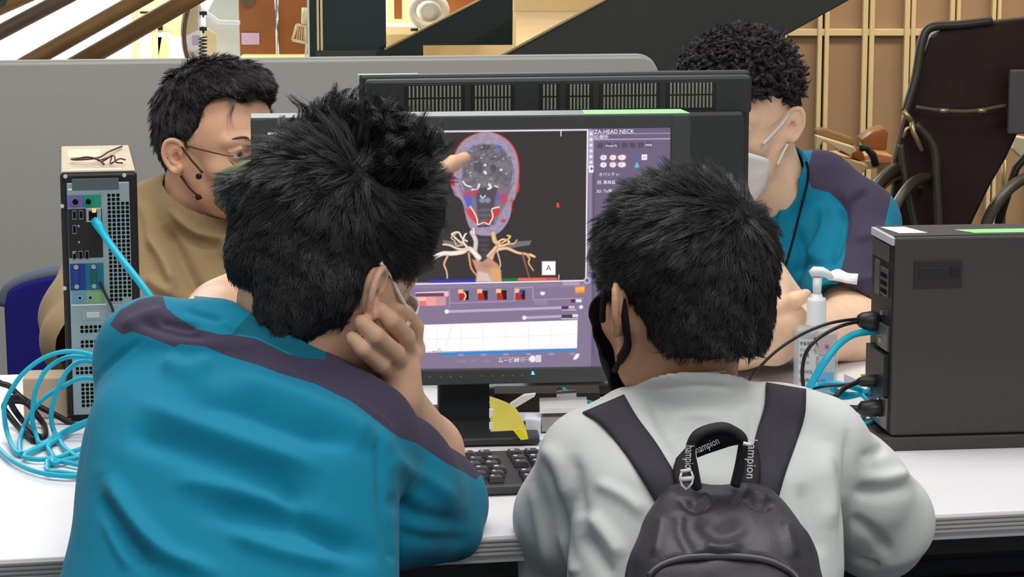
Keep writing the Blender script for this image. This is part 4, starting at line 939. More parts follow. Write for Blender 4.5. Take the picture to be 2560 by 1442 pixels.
# ------------------------------------------------------------------ heads
def R3(yaw=0, pitch=0, roll=0):
    return np.array((Matrix.Rotation(math.radians(yaw), 3, 'Z') @ Matrix.Rotation(math.radians(pitch), 3, 'X') @ Matrix.Rotation(math.radians(roll), 3, 'Y')))
def head_parts(F, O, R, s=1.0, ears=True, earang=22):
    """face looks along local +Y, person's right is +X"""
    O = np.array(O, float)
    def L(x, y, z): return O+R@(np.array([x, y, z])*s)
    def E(c, r, k=.012, mode='add', R2=None): F.ell(L(*c), np.array(r)*s, R if R2 is None else R@R2, k*s, mode)
    def C(a, b, ra, rb, k=.008, mode='add'): F.cone(L(*a), L(*b), ra*s, rb*s, k*s, mode)
    E((0, -.015, .040), (.075, .094, .082)); E((0, .028, .015), (.066, .066, .075), .03)
    E((0, .034, -.045), (.056, .054, .060), .03); E((0, .028, -.072), (.050, .052, .036), .025); E((0, .072, -.092), (.020, .016, .016), .022)
    for sx_ in (-1, 1):
        C((sx_*.060, .000, -.020), (sx_*.049, .020, -.064), .019, .014, .02)
        E((sx_*.043, .060, -.024), (.020, .020, .016), .02)
        E((sx_*.033, .092, .003), (.019, .016, .014), .012, 'cut')
        C((sx_*.012, .090, .020), (sx_*.045, .074, .022), .009, .007, .014)
        E((sx_*.032, .0745, .002), (.0150, .0146, .0132), .004)
        C((sx_*.020, .0855, .0095), (sx_*.034, .0890, .0115), .0022, .0026, .003); C((sx_*.034, .0890, .0115), (sx_*.047, .0790, .0075), .0026, .0022, .003); C((sx_*.0215, .0885, .0010), (sx_*.0335, .0905, .0022), .0030, .0048, .0015, 'cut'); C((sx_*.0335, .0905, .0022), (sx_*.0440, .0860, .0010), .0048, .0026, .0015, 'cut')
    C((0, .088, .016), (0, .110, -.030), .008, .0115, .012); E((-.011, .098, -.034), (.008, .009, .007), .006); E((.011, .098, -.034), (.008, .009, .007), .006)
    E((0, .088, -.058), (.024, .012, .007), .006); E((0, .087, -.068), (.020, .011, .007), .006); C((-.022, .097, -.063), (.022, .097, -.063), .0015, .0015, .003, 'cut')
    if ears:
        for sx_ in (-1, 1):
            a = math.radians(earang)*1.0
            def e3(u, v, w):   # u: forward/back in ear plane, v: up, w: outwards
                return (sx_*(.073+w*math.cos(a)-u*math.sin(a)*1.0), -.002+u*math.cos(a)-w*math.sin(a)*0, -.005+v)
            hel = [(.009, .003), (.012, .013), (.007, .022), (-.004, .026), (-.015, .022), (-.020, .010), (-.019, -.003), (-.013, -.014), (-.006, -.021), (.002, -.023), (.006, -.017)]
            hp = spline([(*h_, 0) for h_ in hel], 3)
            pts = [e3(p[0], p[1], .0125) for p in hp]
            for i in range(len(pts)-1):
                r_ = .0036 if i < len(pts)*.75 else .0050
                C(pts[i], pts[i+1], r_, r_, .0012)
            # bowl of the ear
            for (u, v, ru, rv) in ((-.010, .009, .0125, .0160), (-.003, .006, .0165, .0195), (-.003, -.006, .0145, .0155), (-.001, -.016, .008, .008)):
                c = e3(u, v, .0035); Rz = np.array(Matrix.Rotation(sx_*a, 3, 'Z')); E(c, (.0062, ru, rv), .004, R2=Rz)
            an = spline([(.005, .012, 0), (-.003, .014, 0), (-.010, .007, 0), (-.0105, -.004, 0), (-.005, -.011, 0)], 3); pa_ = [e3(p[0], p[1], .0105) for p in an]
            for i in range(len(pa_)-1): C(pa_[i], pa_[i+1], .0026, .0026, .0012)
            E(e3(-.001, -.001, .0085), (.0065, .0058, .0072), .0015, 'cut'); C(e3(.009, -.001, .009), e3(.008, -.008, .009), .0034, .0034, .002)
    return L
def eyes(L, R, s, parent, I, nm='eye'):
    for sx_ in (-1, 1):
        c = L(sx_*.032, .0745, .002)
        M = I @ Matrix.Translation(Vector(c)) @ Matrix(R).to_4x4()
        b = MB(); n = 16; prof = [(.0126*s*math.sin(a), -.0126*s*math.cos(a)) for a in np.linspace(.01, math.pi-.01, 14)]
        b.lathe(prof, n=20, mi=0); o = b.build(nm, mat('eye_white', rgb(225, 215, 210), .2, .5), parent, M)
        b = MB(); b.lathe([(.0001, .0131*s), (.003*s, .0128*s), (.0054*s, .0118*s), (.0055*s, .0110*s)], n=20); b.build('iris', mat('iris_dark', rgb(38, 24, 18), .12, .6), o, Matrix.Rotation(-math.pi/2, 4, 'X') @ Matrix.Rotation(math.radians(0), 4, 'Y'))
# ------------------------------------------------------------------ hair
M_hair = mat('black_hair', (.019, .0185, .020), .38, .8)
M_hcap = mat('hair_base', (.009, .0085, .009), .85, .2)
M_hairb = mat('dark_brown_hair', (.036, .030, .034), .45, .7)
def hair_strands(name, co, F, sel, flow, length, parent, m, nclump=900, per=16, width=.0006, clump_r=.006, lift=.35, curl=0, seed=3, seg=7, tip=.25, grav=0, bend=1.0):
    """tufts of strands rooted on the hair volume; flow(root, normal)->direction, length(root)->m"""
    r = np.random.default_rng(seed); N = vnormals(co, F); fc = co[F].mean(1); fn = N[F[:, 0]]
    area_ = np.linalg.norm(np.cross(co[F[:, 2]]-co[F[:, 0]], co[F[:, 3]]-co[F[:, 1]]), axis=1)*sel(fc); pr = area_/area_.sum()
    gi = r.choice(len(F), nclump, p=pr); g0 = fc[gi]; gn = fn[gi]
    d = flow(g0, gn, r); ln = length(g0)*(.75+.5*r.random(nclump))
    t = np.linspace(0, 1, seg)
    side = np.cross(gn, d); side /= np.maximum(np.linalg.norm(side, axis=1, keepdims=True), 1e-9)
    ph = r.random(nclump)*6.28; cv = (r.random(nclump)-.5)*1.1*bend
    liftv = lift*(.6+.8*r.random(nclump))
    G = np.zeros((nclump, seg, 3))
    for j, tt in enumerate(t):
        b_ = g0+d*(ln*tt)[:, None]+gn*(ln*liftv*(tt-.65*tt*tt))[:, None]+side*(ln*cv*tt*tt*.5)[:, None]
        if curl: b_ = b_+side*(curl*np.sin(ph+tt*7))[:, None]*tt+gn*(curl*np.cos(ph+tt*7))[:, None]*tt
        b_[:, 2] -= grav*ln*tt*tt
        G[:, j] = b_
    M_ = nclump*per
    gid = np.repeat(np.arange(nclump), per); off = r.normal(size=(M_, 3))*clump_r
    nn = gn[gid]; off -= nn*(off*nn).sum(1, keepdims=True)
    lf = .7+.45*r.random(M_)
    S = np.zeros((M_, seg, 3))
    for j, tt in enumerate(t):
        x = tt*lf*(seg-1); x = np.clip(x, 0, seg-1.001); i0 = x.astype(int); fr = (x-i0)[:, None]
        base = G[gid, i0]*(1-fr)+G[gid, i0+1]*fr
        S[:, j] = base+off*(1-tt*(1-tip))-nn*(.0015*(1-tt))
    # 3-sided tapering prisms
    T_ = np.gradient(S, axis=1); T_ /= np.maximum(np.linalg.norm(T_, axis=2, keepdims=True), 1e-9)
    rf = r.normal(size=(M_, 1, 3)); U = np.cross(T_, rf); U /= np.maximum(np.linalg.norm(U, axis=2, keepdims=True), 1e-9); V = np.cross(T_, U)
    w = width*(1-.75*t**1.5)[None, :, None]
    co2 = np.stack([S+w*(U*math.cos(a)+V*math.sin(a)) for a in (0, 2.0944, 4.1888)], 2)   # M,seg,3,3
    base = (np.arange(M_)*seg*3)[:, None, None]+(np.arange(seg-1)*3)[None, :, None]+np.arange(3)[None, None, :]
    nx = (np.arange(M_)*seg*3)[:, None, None]+(np.arange(seg-1)*3)[None, :, None]+((np.arange(3)+1) % 3)[None, None, :]
    Fq = np.stack([base, nx, nx+3, base+3], -1).reshape(-1, 4)
    me = bpy.data.meshes.new(name); np_mesh(me, co2.reshape(-1, 3), Fq); o = put(name, me, m, parent); o['kind'] = 'stuff'; return o
def skin_mat(name, c, red=None):
    m = mat(name, c, .48, .35, noise=.05, nscale=60, bump=.12, bscale=900, sub=.12); return m
# ------------------------------------------------------------------ hands
def hand(F, W, ax, nrm, side=1, s=1.0, curls=((.2, .3, .2),)*4, thumb=None, spread=(.10, .03, -.03, -.10), lens=None, k=.004, wrist=True):
    """W wrist, ax direction to the fingers, nrm back-of-hand normal; side=+1 puts the thumb at +cross(ax,nrm)"""
    W = np.array(W, float); ax = np.array(ax, float); ax /= np.linalg.norm(ax); nrm = np.array(nrm, float); nrm -= ax*(nrm@ax); nrm /= np.linalg.norm(nrm)
    sd = np.cross(ax, nrm)*side
    def L(a, b, c): return W+(ax*a+sd*b+nrm*c)*s
    F.cone(W-ax*.03*s, L(.02, 0, 0), .024*s, .022*s, .015)
    # palm: four metacarpals
    for i, b in enumerate((.029, .010, -.009, -.027)):
        F.cone(L(.012, b*.6, 0), L(.083-.004*abs(i-1), b, .002), .0145*s, .0115*s, .010*s)
    F.ell(L(.045, .018, -.008), np.array((.030, .020, .014))*s, np.stack([ax, sd, nrm], 1), .01*s)
    tips = []
    base = ((.085, .030, 46), (.089, .010, 50), (.085, -.010, 47), (.078, -.028, 37))
    for i, (a0, b0, ln) in enumerate(base):
        ln = ln*1e-3*(lens[i] if lens else 1); c = curls[i] if len(curls) == 4 else curls[0]
        p = L(a0, b0, .001); an = 0; fw = math.sin(spread[i]); r = (.0088, .0082, .0076, .0066)
        sc_ = .88 if i == 3 else 1
        for j, seg_ in enumerate((ln*.95, ln*.58, ln*.50)):
            an += c[j]; dr = ax*math.cos(an)*math.cos(spread[i])+sd*fw*math.cos(an)-nrm*math.sin(an)
            q = p+dr*seg_*s; F.cone(p, q, r[j]*s*sc_, r[j+1]*s*sc_, k*s); 
            if j < 2: F.ell(q, np.array((.0088, .0088, .0088))*s*sc_*(1-.07*j), None, k*s)
            p = q
        tips.append(p)
    th = thumb or ((.020, .026, -.006), (.045, .052, -.014), (.068, .060, -.018), (.090, .062, -.018))
    th = [L(*p) for p in th]
    F.cone(th[0], th[1], .016*s, .0125*s, .012*s); F.cone(th[1], th[2], .0115*s, .0100*s, .005*s); F.cone(th[2], th[3], .0100*s, .0080*s, .004*s)
    return L, tips
# ================================================================== PEOPLE
def p(x, y, d): return np.array(P(x, y, d))
M_skin1 = skin_mat('skin_warm', rgb(214, 170, 140)); M_skin2 = skin_mat('skin_boy', rgb(205, 154, 120))
M_skin3 = skin_mat('skin_older', rgb(230, 178, 144)); M_skin4 = skin_mat('skin_fair', rgb(240, 200, 168))
TEAL = rgb(0, 122, 152); NAVY = rgb(64, 58, 78)
M_scrub = two_tone('teal_navy_scrubs', TEAL, NAVY, None, bscale=1400, bump=.2)
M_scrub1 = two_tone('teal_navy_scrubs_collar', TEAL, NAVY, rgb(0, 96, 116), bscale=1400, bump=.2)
M_tee = mat('white_jersey', rgb(214, 216, 212), .85, .2, bump=.15, bscale=1500, sheen=.1)
M_sweat = mat('tan_jersey', rgb(158, 134, 98), .9, .15, noise=.04, nscale=300, bump=.2, bscale=1200, sheen=.15)
M_trous = mat('dark_trousers', rgb(40, 42, 52), .85, .2)
M_shoe = mat('dark_shoe', rgb(30, 30, 32), .5, .4)
M_maskw = mat('white_mask', rgb(228, 228, 224), .8, .2, bump=.1, bscale=900)
M_maskg = mat('green_mask', rgb(116, 128, 96), .8, .2, bump=.1, bscale=900)
M_maskk = mat('black_mask', rgb(24, 24, 32), .75, .2)
def seat(parent, px_, py_, yaw, hipz, lb, width=.17):
    """seated legs in trousers, shoes, and the stool that carries them"""
    c, s_ = math.cos(math.radians(yaw)), math.sin(math.radians(yaw)); px_ += parent.location.x; py_ += parent.location.y; I = frame(parent.location).inverted()
    def W(x, y, z): return np.array((px_+x*c-y*s_, py_+x*s_+y*c, z))
    lo = np.min([W(x, y, 0) for x in (-.35, .35) for y in (-.3, .75)], 0); hi = np.max([W(x, y, 0) for x in (-.35, .35) for y in (-.3, .75)], 0)
    F = Field((lo[0], lo[1], .0), (hi[0], hi[1], hipz+.3), .012)
    F.ell(W(0, 0, hipz+.09), (.16, .12, .11), R3(yaw), .03); F.cone(W(0, 0, hipz+.07), W(0, .01, hipz+.12), .12, .11, .04)
    for sg in (-1, 1):
        F.chain([W(sg*.09, .02, hipz+.06), W(sg*.12, .40, hipz+.05), W(sg*.12, .38, .09)], [.088, .068, .05], .02)
    co, Fc = F.mesh(); skin_mesh('trousers', smooth(co, Fc, 2), Fc, M_trous, parent).matrix_local = I.copy()
    for sg in (-1, 1):
        F = Field(np.minimum(W(sg*.12, .3, 0), W(sg*.12, .62, 0))-.08, np.maximum(W(sg*.12, .3, 0), W(sg*.12, .62, 0))+np.array((.08, .08, .14)), .008)
        F.cone(W(sg*.12, .36, .045), W(sg*.125, .54, .035), .042, .034, .01); F.cone(W(sg*.12, .37, .09), W(sg*.12, .37, .05), .04, .04, .01); F.plane(W(0, 0, .003), (0, 0, -1))
        co, Fc = F.mesh(); skin_mesh('shoe', smooth(co, Fc, 1), Fc, M_shoe, parent).matrix_local = I.copy()
    if lb is None: return
    t = thing('stool', lb, 'stool', frame((px_, py_, 0), yaw))
    MB().lathe([(.001, hipz-.055), (.17, hipz-.055), (.18, hipz-.04), (.18, hipz-.02), (.165, hipz-.004), (.001, hipz)], n=36).build('seat', M_blue, t)
    for a in (45, 135, 225, 315):
        x, y = math.cos(math.radians(a)), math.sin(math.radians(a)); b = MB(); b.tube([(.12*x, .12*y, hipz-.05), (.17*x, .17*y, .001)], .012, 8); b.build('leg', M_black, t)
    MB().tube([(.145*math.cos(a), .145*math.sin(a), hipz*.45) for a in np.linspace(0, 2*math.pi, 24, endpoint=False)], .007, 8, closed=True).build('foot_ring', M_black, t)
def bake(F, name, m, parent, it=2, br=None, panels=None, cr=None, facing=True):
    co, Fc = F.mesh(); co, Fc = biggest(co, Fc); co = smooth(co, Fc, 1 if name == 'body' else it)
    if cr: co = crumple(co, Fc, *cr)
    if br: co = folds(co, Fc, br, facing)
    return skin_mesh(name, co, Fc, m, parent, panels), co, Fc
def bounds(pts, m=.08):
    a = np.array(pts); return a.min(0)-m, a.max(0)+m
def ribbon(pts, w, th, up, m, name, parent):
    return MB().tube(pts, w, 10, flat=th, up=up).build(name, m, parent)
def rot_local(Lf, R, fn): return fn
def to_local(x, O, R, s): return ((x-O)@R)/s
# ------------------------------------------------------------------ person in teal scrubs, chin on hand
def person_scrubs():
    q = p(600, 1442, 2.10)
    root = thing('person', 'person in teal and navy scrubs seen from behind, resting a cheek on the right hand', 'person', frame((q[0], q[1], 0)))
    I = root.matrix_world.inverted()
    O = p(806, 688, 2.27); R = R3(-42, -20, 4); s = .94
    pts = [p(300, 900, 2.15), p(1180, 250, 2.3), p(1160, 380, 2.74), p(1180, 1300, 2.5), p(600, 1250, 2.1), p(300, 900, 2.6)]
    lo, hi = bounds(pts, .06); F = Field(lo, hi, .0023)
    L = head_parts(F, O, R, s, earang=30)
    nb = p(715, 960, 2.265)
    F.cone(L(0, -.032, -.035), nb, .050, .052, .015); F.cone(L(0, -.005, -.05), nb+np.array((.01, .03, 0)), .044, .05, .015)
    F.chain([p(430, 975, 2.28), nb-np.array((0, 0, .03)), p(880, 1130, 2.27)], [.036, .05, .036], .03); F.cone(nb-np.array((0, 0, .07)), p(600, 1300, 2.19), .06, .08, .03)
    # left arm reaching forward to the screen
    F.chain([p(400, 915, 2.27), p(565, 800, 2.52), p(720, 700, 2.55), p(848, 585, 2.57)], [.034, .042, .038, .025], .012)
    W = p(868, 545, 2.585); tip = p(1160, 390, 2.722); ax = tip-p(925, 588, 2.585); ax /= np.linalg.norm(ax)
    hand(F, W, ax, np.array((-.25, -.75, .6)), side=1, s=1.05, curls=((.05, .10, .05), (.9, 1.1, .7), (1.1, 1.2, .7), (1.2, 1.2, .7)), spread=(.02, 0, 0, 0),
         thumb=((.020, .022, -.006), (.045, .032, -.018), (.068, .026, -.030), (.085, .012, -.034)))
    # right arm: elbow on the table, hand to the cheek
    F.chain([p(905, 1110, 2.22), p(1092, 1268, 2.44)], [.042, .038], .012)
    F.chain([p(1092, 1268, 2.44), p(1062, 1130, 2.39), p(985, 990, 2.290)], [.038, .036, .0245], .015)
    pal = [p(985, 990, 2.290), p(995, 938, 2.290)]
    F.cone(pal[0], pal[1], .025, .022, .012)
    mcp = [p(1034, 872, 2.325), p(1018, 884, 2.300), p(998, 903, 2.278), p(968, 926, 2.265)]
    for m_ in mcp: F.cone(p(985, 968, 2.290), m_, .017, .0118, .008)
    fing = [[mcp[0], p(1036, 818, 2.310), p(1014, 784, 2.285), p(994, 768, 2.270)], [mcp[1], p(1012, 842, 2.258), p(975, 800, 2.225), p(952, 776, 2.222)],
            [mcp[2], p(988, 884, 2.240), p(938, 838, 2.205), p(904, 806, 2.203)], [mcp[3], p(950, 910, 2.232), p(906, 872, 2.205), p(880, 845, 2.205)]]
    for i, f_ in enumerate(fing):
        r = [.0098, .0096, .0088, .0078]; sc_ = (.95, 1, .98, .88)[i]
        for j in range(3): F.cone(f_[j], f_[j+1], r[j]*sc_, r[j+1]*sc_, .002)
    F.chain([p(962, 975, 2.30), p(915, 948, 2.305), p(880, 925, 2.300), p(868, 895, 2.29)], [.015, .012, .0105, .009], .004)
    body, co, Fc = bake(F, 'body', M_skin1, root, 2); del F
    body.matrix_local = I.copy()
    # scrubs
    lo, hi = bounds([p(150, 1500, 2.0), p(1230, 1500, 2.5), p(600, 740, 2.5), p(200, 740, 2.1)], .10); lo[2] = .46; hi[2] = p(600, 700, 2.3)[2]+.05
    F = Field(lo, hi, .003)
    def row(y, xl, xr, d, ry): return (p((xl+xr)/2, y, d), (xr-xl)/2/FPX*d, ry)
    F.loft([row(2050, 130, 960, 2.06, .13), row(1700, 100, 985, 2.08, .13), row(1560, 115, 990, 2.09, .13), row(1442, 152, 1000, 2.12, .13), row(1300, 186, 1000, 2.15, .13), row(1150, 204, 1000, 2.18, .125),
            row(1040, 222, 985, 2.20, .12), row(950, 250, 900, 2.22, .105), row(890, 300, 800, 2.24, .085), row(840, 390, 740, 2.25, .06)], .02, e=2.25)
    F.chain([p(385, 885, 2.25), p(560, 905, 2.24), p(690, 985, 2.235), p(840, 1080, 2.23)], [.052, .052, .054, .055], .03)
    F.chain([p(380, 888, 2.26), p(470, 872, 2.38), p(562, 852, 2.46)], [.0515, .047, .044], .015)
    F.chain([p(868, 1105, 2.22), p(962, 1204, 2.30), p(1078, 1258, 2.39)], [.060, .062, .057], .03)
    F.chain([p(980, 1230, 2.28), p(1100, 1310, 2.36)], [.060, .036], .02); F.chain([p(960, 1300, 2.26), p(1150, 1345, 2.35)], [.05, .018], .02)
    F.cone(p(1120, 1150, 2.47), p(1060, 1060, 2.44), .040, .060, .006, 'cut')      # sleeve opening where the forearm comes out
    F.cone(p(572, 838, 2.475), p(640, 790, 2.56), .042, .055, .004, 'cut')
    # collar band and neck opening
    nk0, nk1 = p(715, 960, 2.262), L(0, -.02, -.05); u = (nk1-nk0)/np.linalg.norm(nk1-nk0)
    F.cone(nk0-u*.03, nk0+u*.060, .068, .0635, .012); F.cone(nk0+u*.002, nk0+u*.18, .0565, .060, .006, 'cut'); F.shear_off(p(724, 826, 2.20), (.46, .22, .86), (.13, .13, .12))
    br = [([(430, 985), (560, 1005), (720, 1060), (900, 1120)], 26, -.010), ([(560, 945), (700, 985), (860, 1050), (950, 1120)], 26, .008), ([(400, 905), (470, 930), (540, 905)], 24, .007),
          ([(300, 1080), (420, 1110), (600, 1170), (820, 1260)], 34, -.007), ([(330, 1000), (480, 1060), (650, 1120), (820, 1180)], 24, .005), ([(260, 1180), (330, 1300), (420, 1390), (560, 1442)], 24, .008), ([(250, 1230), (310, 1330), (390, 1430)], 22, -.006),
          ([(368, 842), (300, 889), (252, 935), (224, 1000), (210, 1107), (200, 1200)], 8, -.0026), ([(925, 1050), (945, 1150), (955, 1280), (975, 1380), (990, 1400)], 9, -.0028), ([(930, 1060), (1000, 1180), (1060, 1300)], 26, .004),
          ([(480, 1270), (640, 1290), (820, 1340), (960, 1400)], 30, -.006), ([(420, 1200), (600, 1230), (800, 1300)], 24, .004), ([(960, 1240), (1060, 1290), (1180, 1310)], 22, -.005), ([(960, 1150), (1050, 1190), (1150, 1260)], 22, .004), ([(980, 1330), (1080, 1350), (1180, 1345)], 18, -.003),
          ([(700, 1200), (760, 1300), (900, 1390)], 24, -.004), ([(560, 1330), (700, 1380), (880, 1420)], 20, .004), ([(395, 800), (440, 812), (500, 822)], 9, -.004), ([(350, 800), (430, 830), (520, 842)], 9, -.0035), ([(450, 770), (510, 790), (560, 800)], 8, -.003), ([(300, 820), (360, 790), (420, 775)], 14, .003),
          ([(1020, 1010), (1090, 1075), (1160, 1125)], 9, .003), ([(640, 905), (760, 945), (900, 1010), (1000, 1085)], 7, .002), ([(560, 800), (575, 815), (600, 830)], 7, .002), ([(260, 1290), (290, 1360), (330, 1430)], 14, .003)]
    navy = [(274, 812), (300, 775), (348, 748), (407, 735), (415, 768), (439, 789), (489, 821), (551, 836), (580, 836), (640, 846), (720, 885), (800, 897), (822, 850), (930, 850), (1020, 960), (1100, 1020), (1160, 1060), (1230, 1150), (1190, 1200), (1169, 1186), (1113, 1156), (1041, 1107), (1000, 1095), (955, 1062), (880, 1004), (790, 960), (700, 933), (648, 913), (566, 889), (513, 866), (448, 860), (436, 868), (371, 842), (330, 829), (306, 836)]
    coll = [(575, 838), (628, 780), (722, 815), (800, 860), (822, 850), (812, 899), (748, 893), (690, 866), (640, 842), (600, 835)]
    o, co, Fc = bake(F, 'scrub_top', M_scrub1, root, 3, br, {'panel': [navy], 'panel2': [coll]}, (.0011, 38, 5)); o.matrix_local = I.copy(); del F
    # hair
    lo, hi = bounds([O], .21); F = Field(lo, hi, .0035)
    def E(c, r, k=.015, mode='add'): F.ell(L(*c), np.array(r)*s, R, k, mode)
    E((0, -.012, .046), (.080, .098, .088)); E((.026, -.050, -.036), (.034, .040, .050), .02); E((-.006, -.052, .004), (.058, .055, .048), .02); E((.050, -.030, -.012), (.028, .040, .036), .02); E((.005, .035, .088), (.076, .070, .054), .03); E((-.018, -.030, .062), (.084, .078, .052), .02); E((.03, .036, .055), (.047, .056, .050), .02)
    E((0, .100, -.045), (.10, .07, .095), .006, 'cut'); F.ell(p(528, 835, 2.2), (.042, .08, .050), None, .006, 'cut'); F.ell(p(598, 325, 2.27), (.044, .13, .044), None, .008, 'cut')
    E((.085, .020, -.025), (.030, .036, .042), .006, 'cut')
    hair, co, Fc = bake(F, 'hair', M_hcap, root, 2, cr=(.0012, 110, 8)); hair.matrix_local = I.copy(); del F
    wh = L(.052, -.040, .104)
    def flow(g, n, r):
        x = to_local(g, O, R, s); t_ = g-wh; t_ -= n*(t_*n).sum(1, keepdims=True); t_ /= np.maximum(np.linalg.norm(t_, axis=1, keepdims=True), 1e-6)
        sw = np.cross(n, t_)*.3; top = np.clip((x[:, 2]-.095)/.04, 0, 1)[:, None]
        d = t_+sw+n*(.08+top*.4)+r.normal(size=g.shape)*(.08+.22*top)
        return d/np.linalg.norm(d, axis=1, keepdims=True)
    def ln(g):
        x = to_local(g, O, R, s); return .011+.020*np.clip((x[:, 2]-.02)/.09, 0, 1)
    def sel(g):
        x = to_local(g, O, R, s); x_, y_, d_ = px_of(g); return np.where(x[:, 2] < -.065, .4, 1.)*np.where((x_ < 700) & (y_ < 425) & (x_+y_ < 1045), .0, 1.)*np.where(x_ > 1068, .0, 1.)
    h = hair_strands('hair_strands', co, Fc, sel, flow, ln, hair, M_hair, 2500, 24, .00038, .0040, .22, .0, 3, bend=.6, tip=.5)
    lo_ = lambda *a: L(*a)
    # front quiff curls
    def flow2(g, n, r):
        d = n*.9+R@np.array((.25, -.25, .5))+r.normal(size=g.shape)*.35; return d/np.linalg.norm(d, axis=1, keepdims=True)
    hair_strands('hair_curls', co, Fc, lambda g: (px_of(g)[0] < 1040)*(to_local(g, O, R, s)[:, 2] > .100).astype(float)*(to_local(g, O, R, s)[:, 1] > -.03), flow2, lambda g: np.full(len(g), .032), hair, M_hair, 220, 46, .0004, .0046, .7, .007, 9, tip=.4)
    # mask loop and the edge of the mask
    M0 = MB(); e1 = spline([L(.080, -.006, .026), L(.0735, .020, .016), L(.069, .045, .001), L(.0625, .070, -.010)], 6)
    M0.tube(e1, .0019, 8); M0.tube(spline([L(.0625, .070, -.010), L(.061, .074, -.025), L(.060, .074, -.035)], 4), .0019, 8)
    mk = M0.build('mask_loop', M_maskw, root, I.copy())
    face_mask(root, I, O, R, s, M_maskw, .063)
    MB().box((-.012, -.0015, 0), (.012, .0015, .004), .001).build('stitched_label', M_maskw, root, I @ (Matrix.Translation(P(515, 750, 2.40)) @ Matrix.Rotation(.1, 4, 'Y')))
    seat(root, 0, 0, 0, .46, 'round blue stool under the person resting a cheek on one hand')
    return root
def face_mask(root, I, O, R, s, m, wid=.062, top=-.012, name='face_mask', bottom=-.105, front=.0, back=.036):
    """cloth mask over nose and chin: a curved sheet with pleats"""
    U, V = 22, 12; co = []
    for j in range(V+1):
        v = j/V; z = top+(bottom-top)*v
        for i in range(U+1):
            u = (i/U-.5)*2; a = u*1.15
            y = .058+.056*math.cos(a)*(1-.25*v*v)+.006*math.sin(v*math.pi)*(1-abs(u)) - .018*abs(u)**3+front
            x = wid*math.sin(a)/math.sin(1.15)*(1-.22*v**2*.9)
            zz_ = z*(1-.0)+.022*(1-u*u)*(1-v)-.004*(1-u*u)*v-.012*abs(u)**2*v*-1.6
            y += .0016*math.sin(v*19)+.016*(1-v)*abs(u)**3; zz_ += .014*v*abs(u)**3
            co.append(O+R@(np.array((x, y, zz_))*s))
    co = np.array(co); idx = np.arange((U+1)*(V+1)).reshape(V+1, U+1)
    Fq = np.stack([idx[:-1, :-1], idx[1:, :-1], idx[1:, 1:], idx[:-1, 1:]], -1).reshape(-1, 4)
    me = bpy.data.meshes.new(name); np_mesh(me, co, Fq); o = put(name, me, m, root, I.copy())
    md = o.modifiers.new('thick', 'SOLIDIFY'); md.thickness = .0015; md.offset = 1
    return o
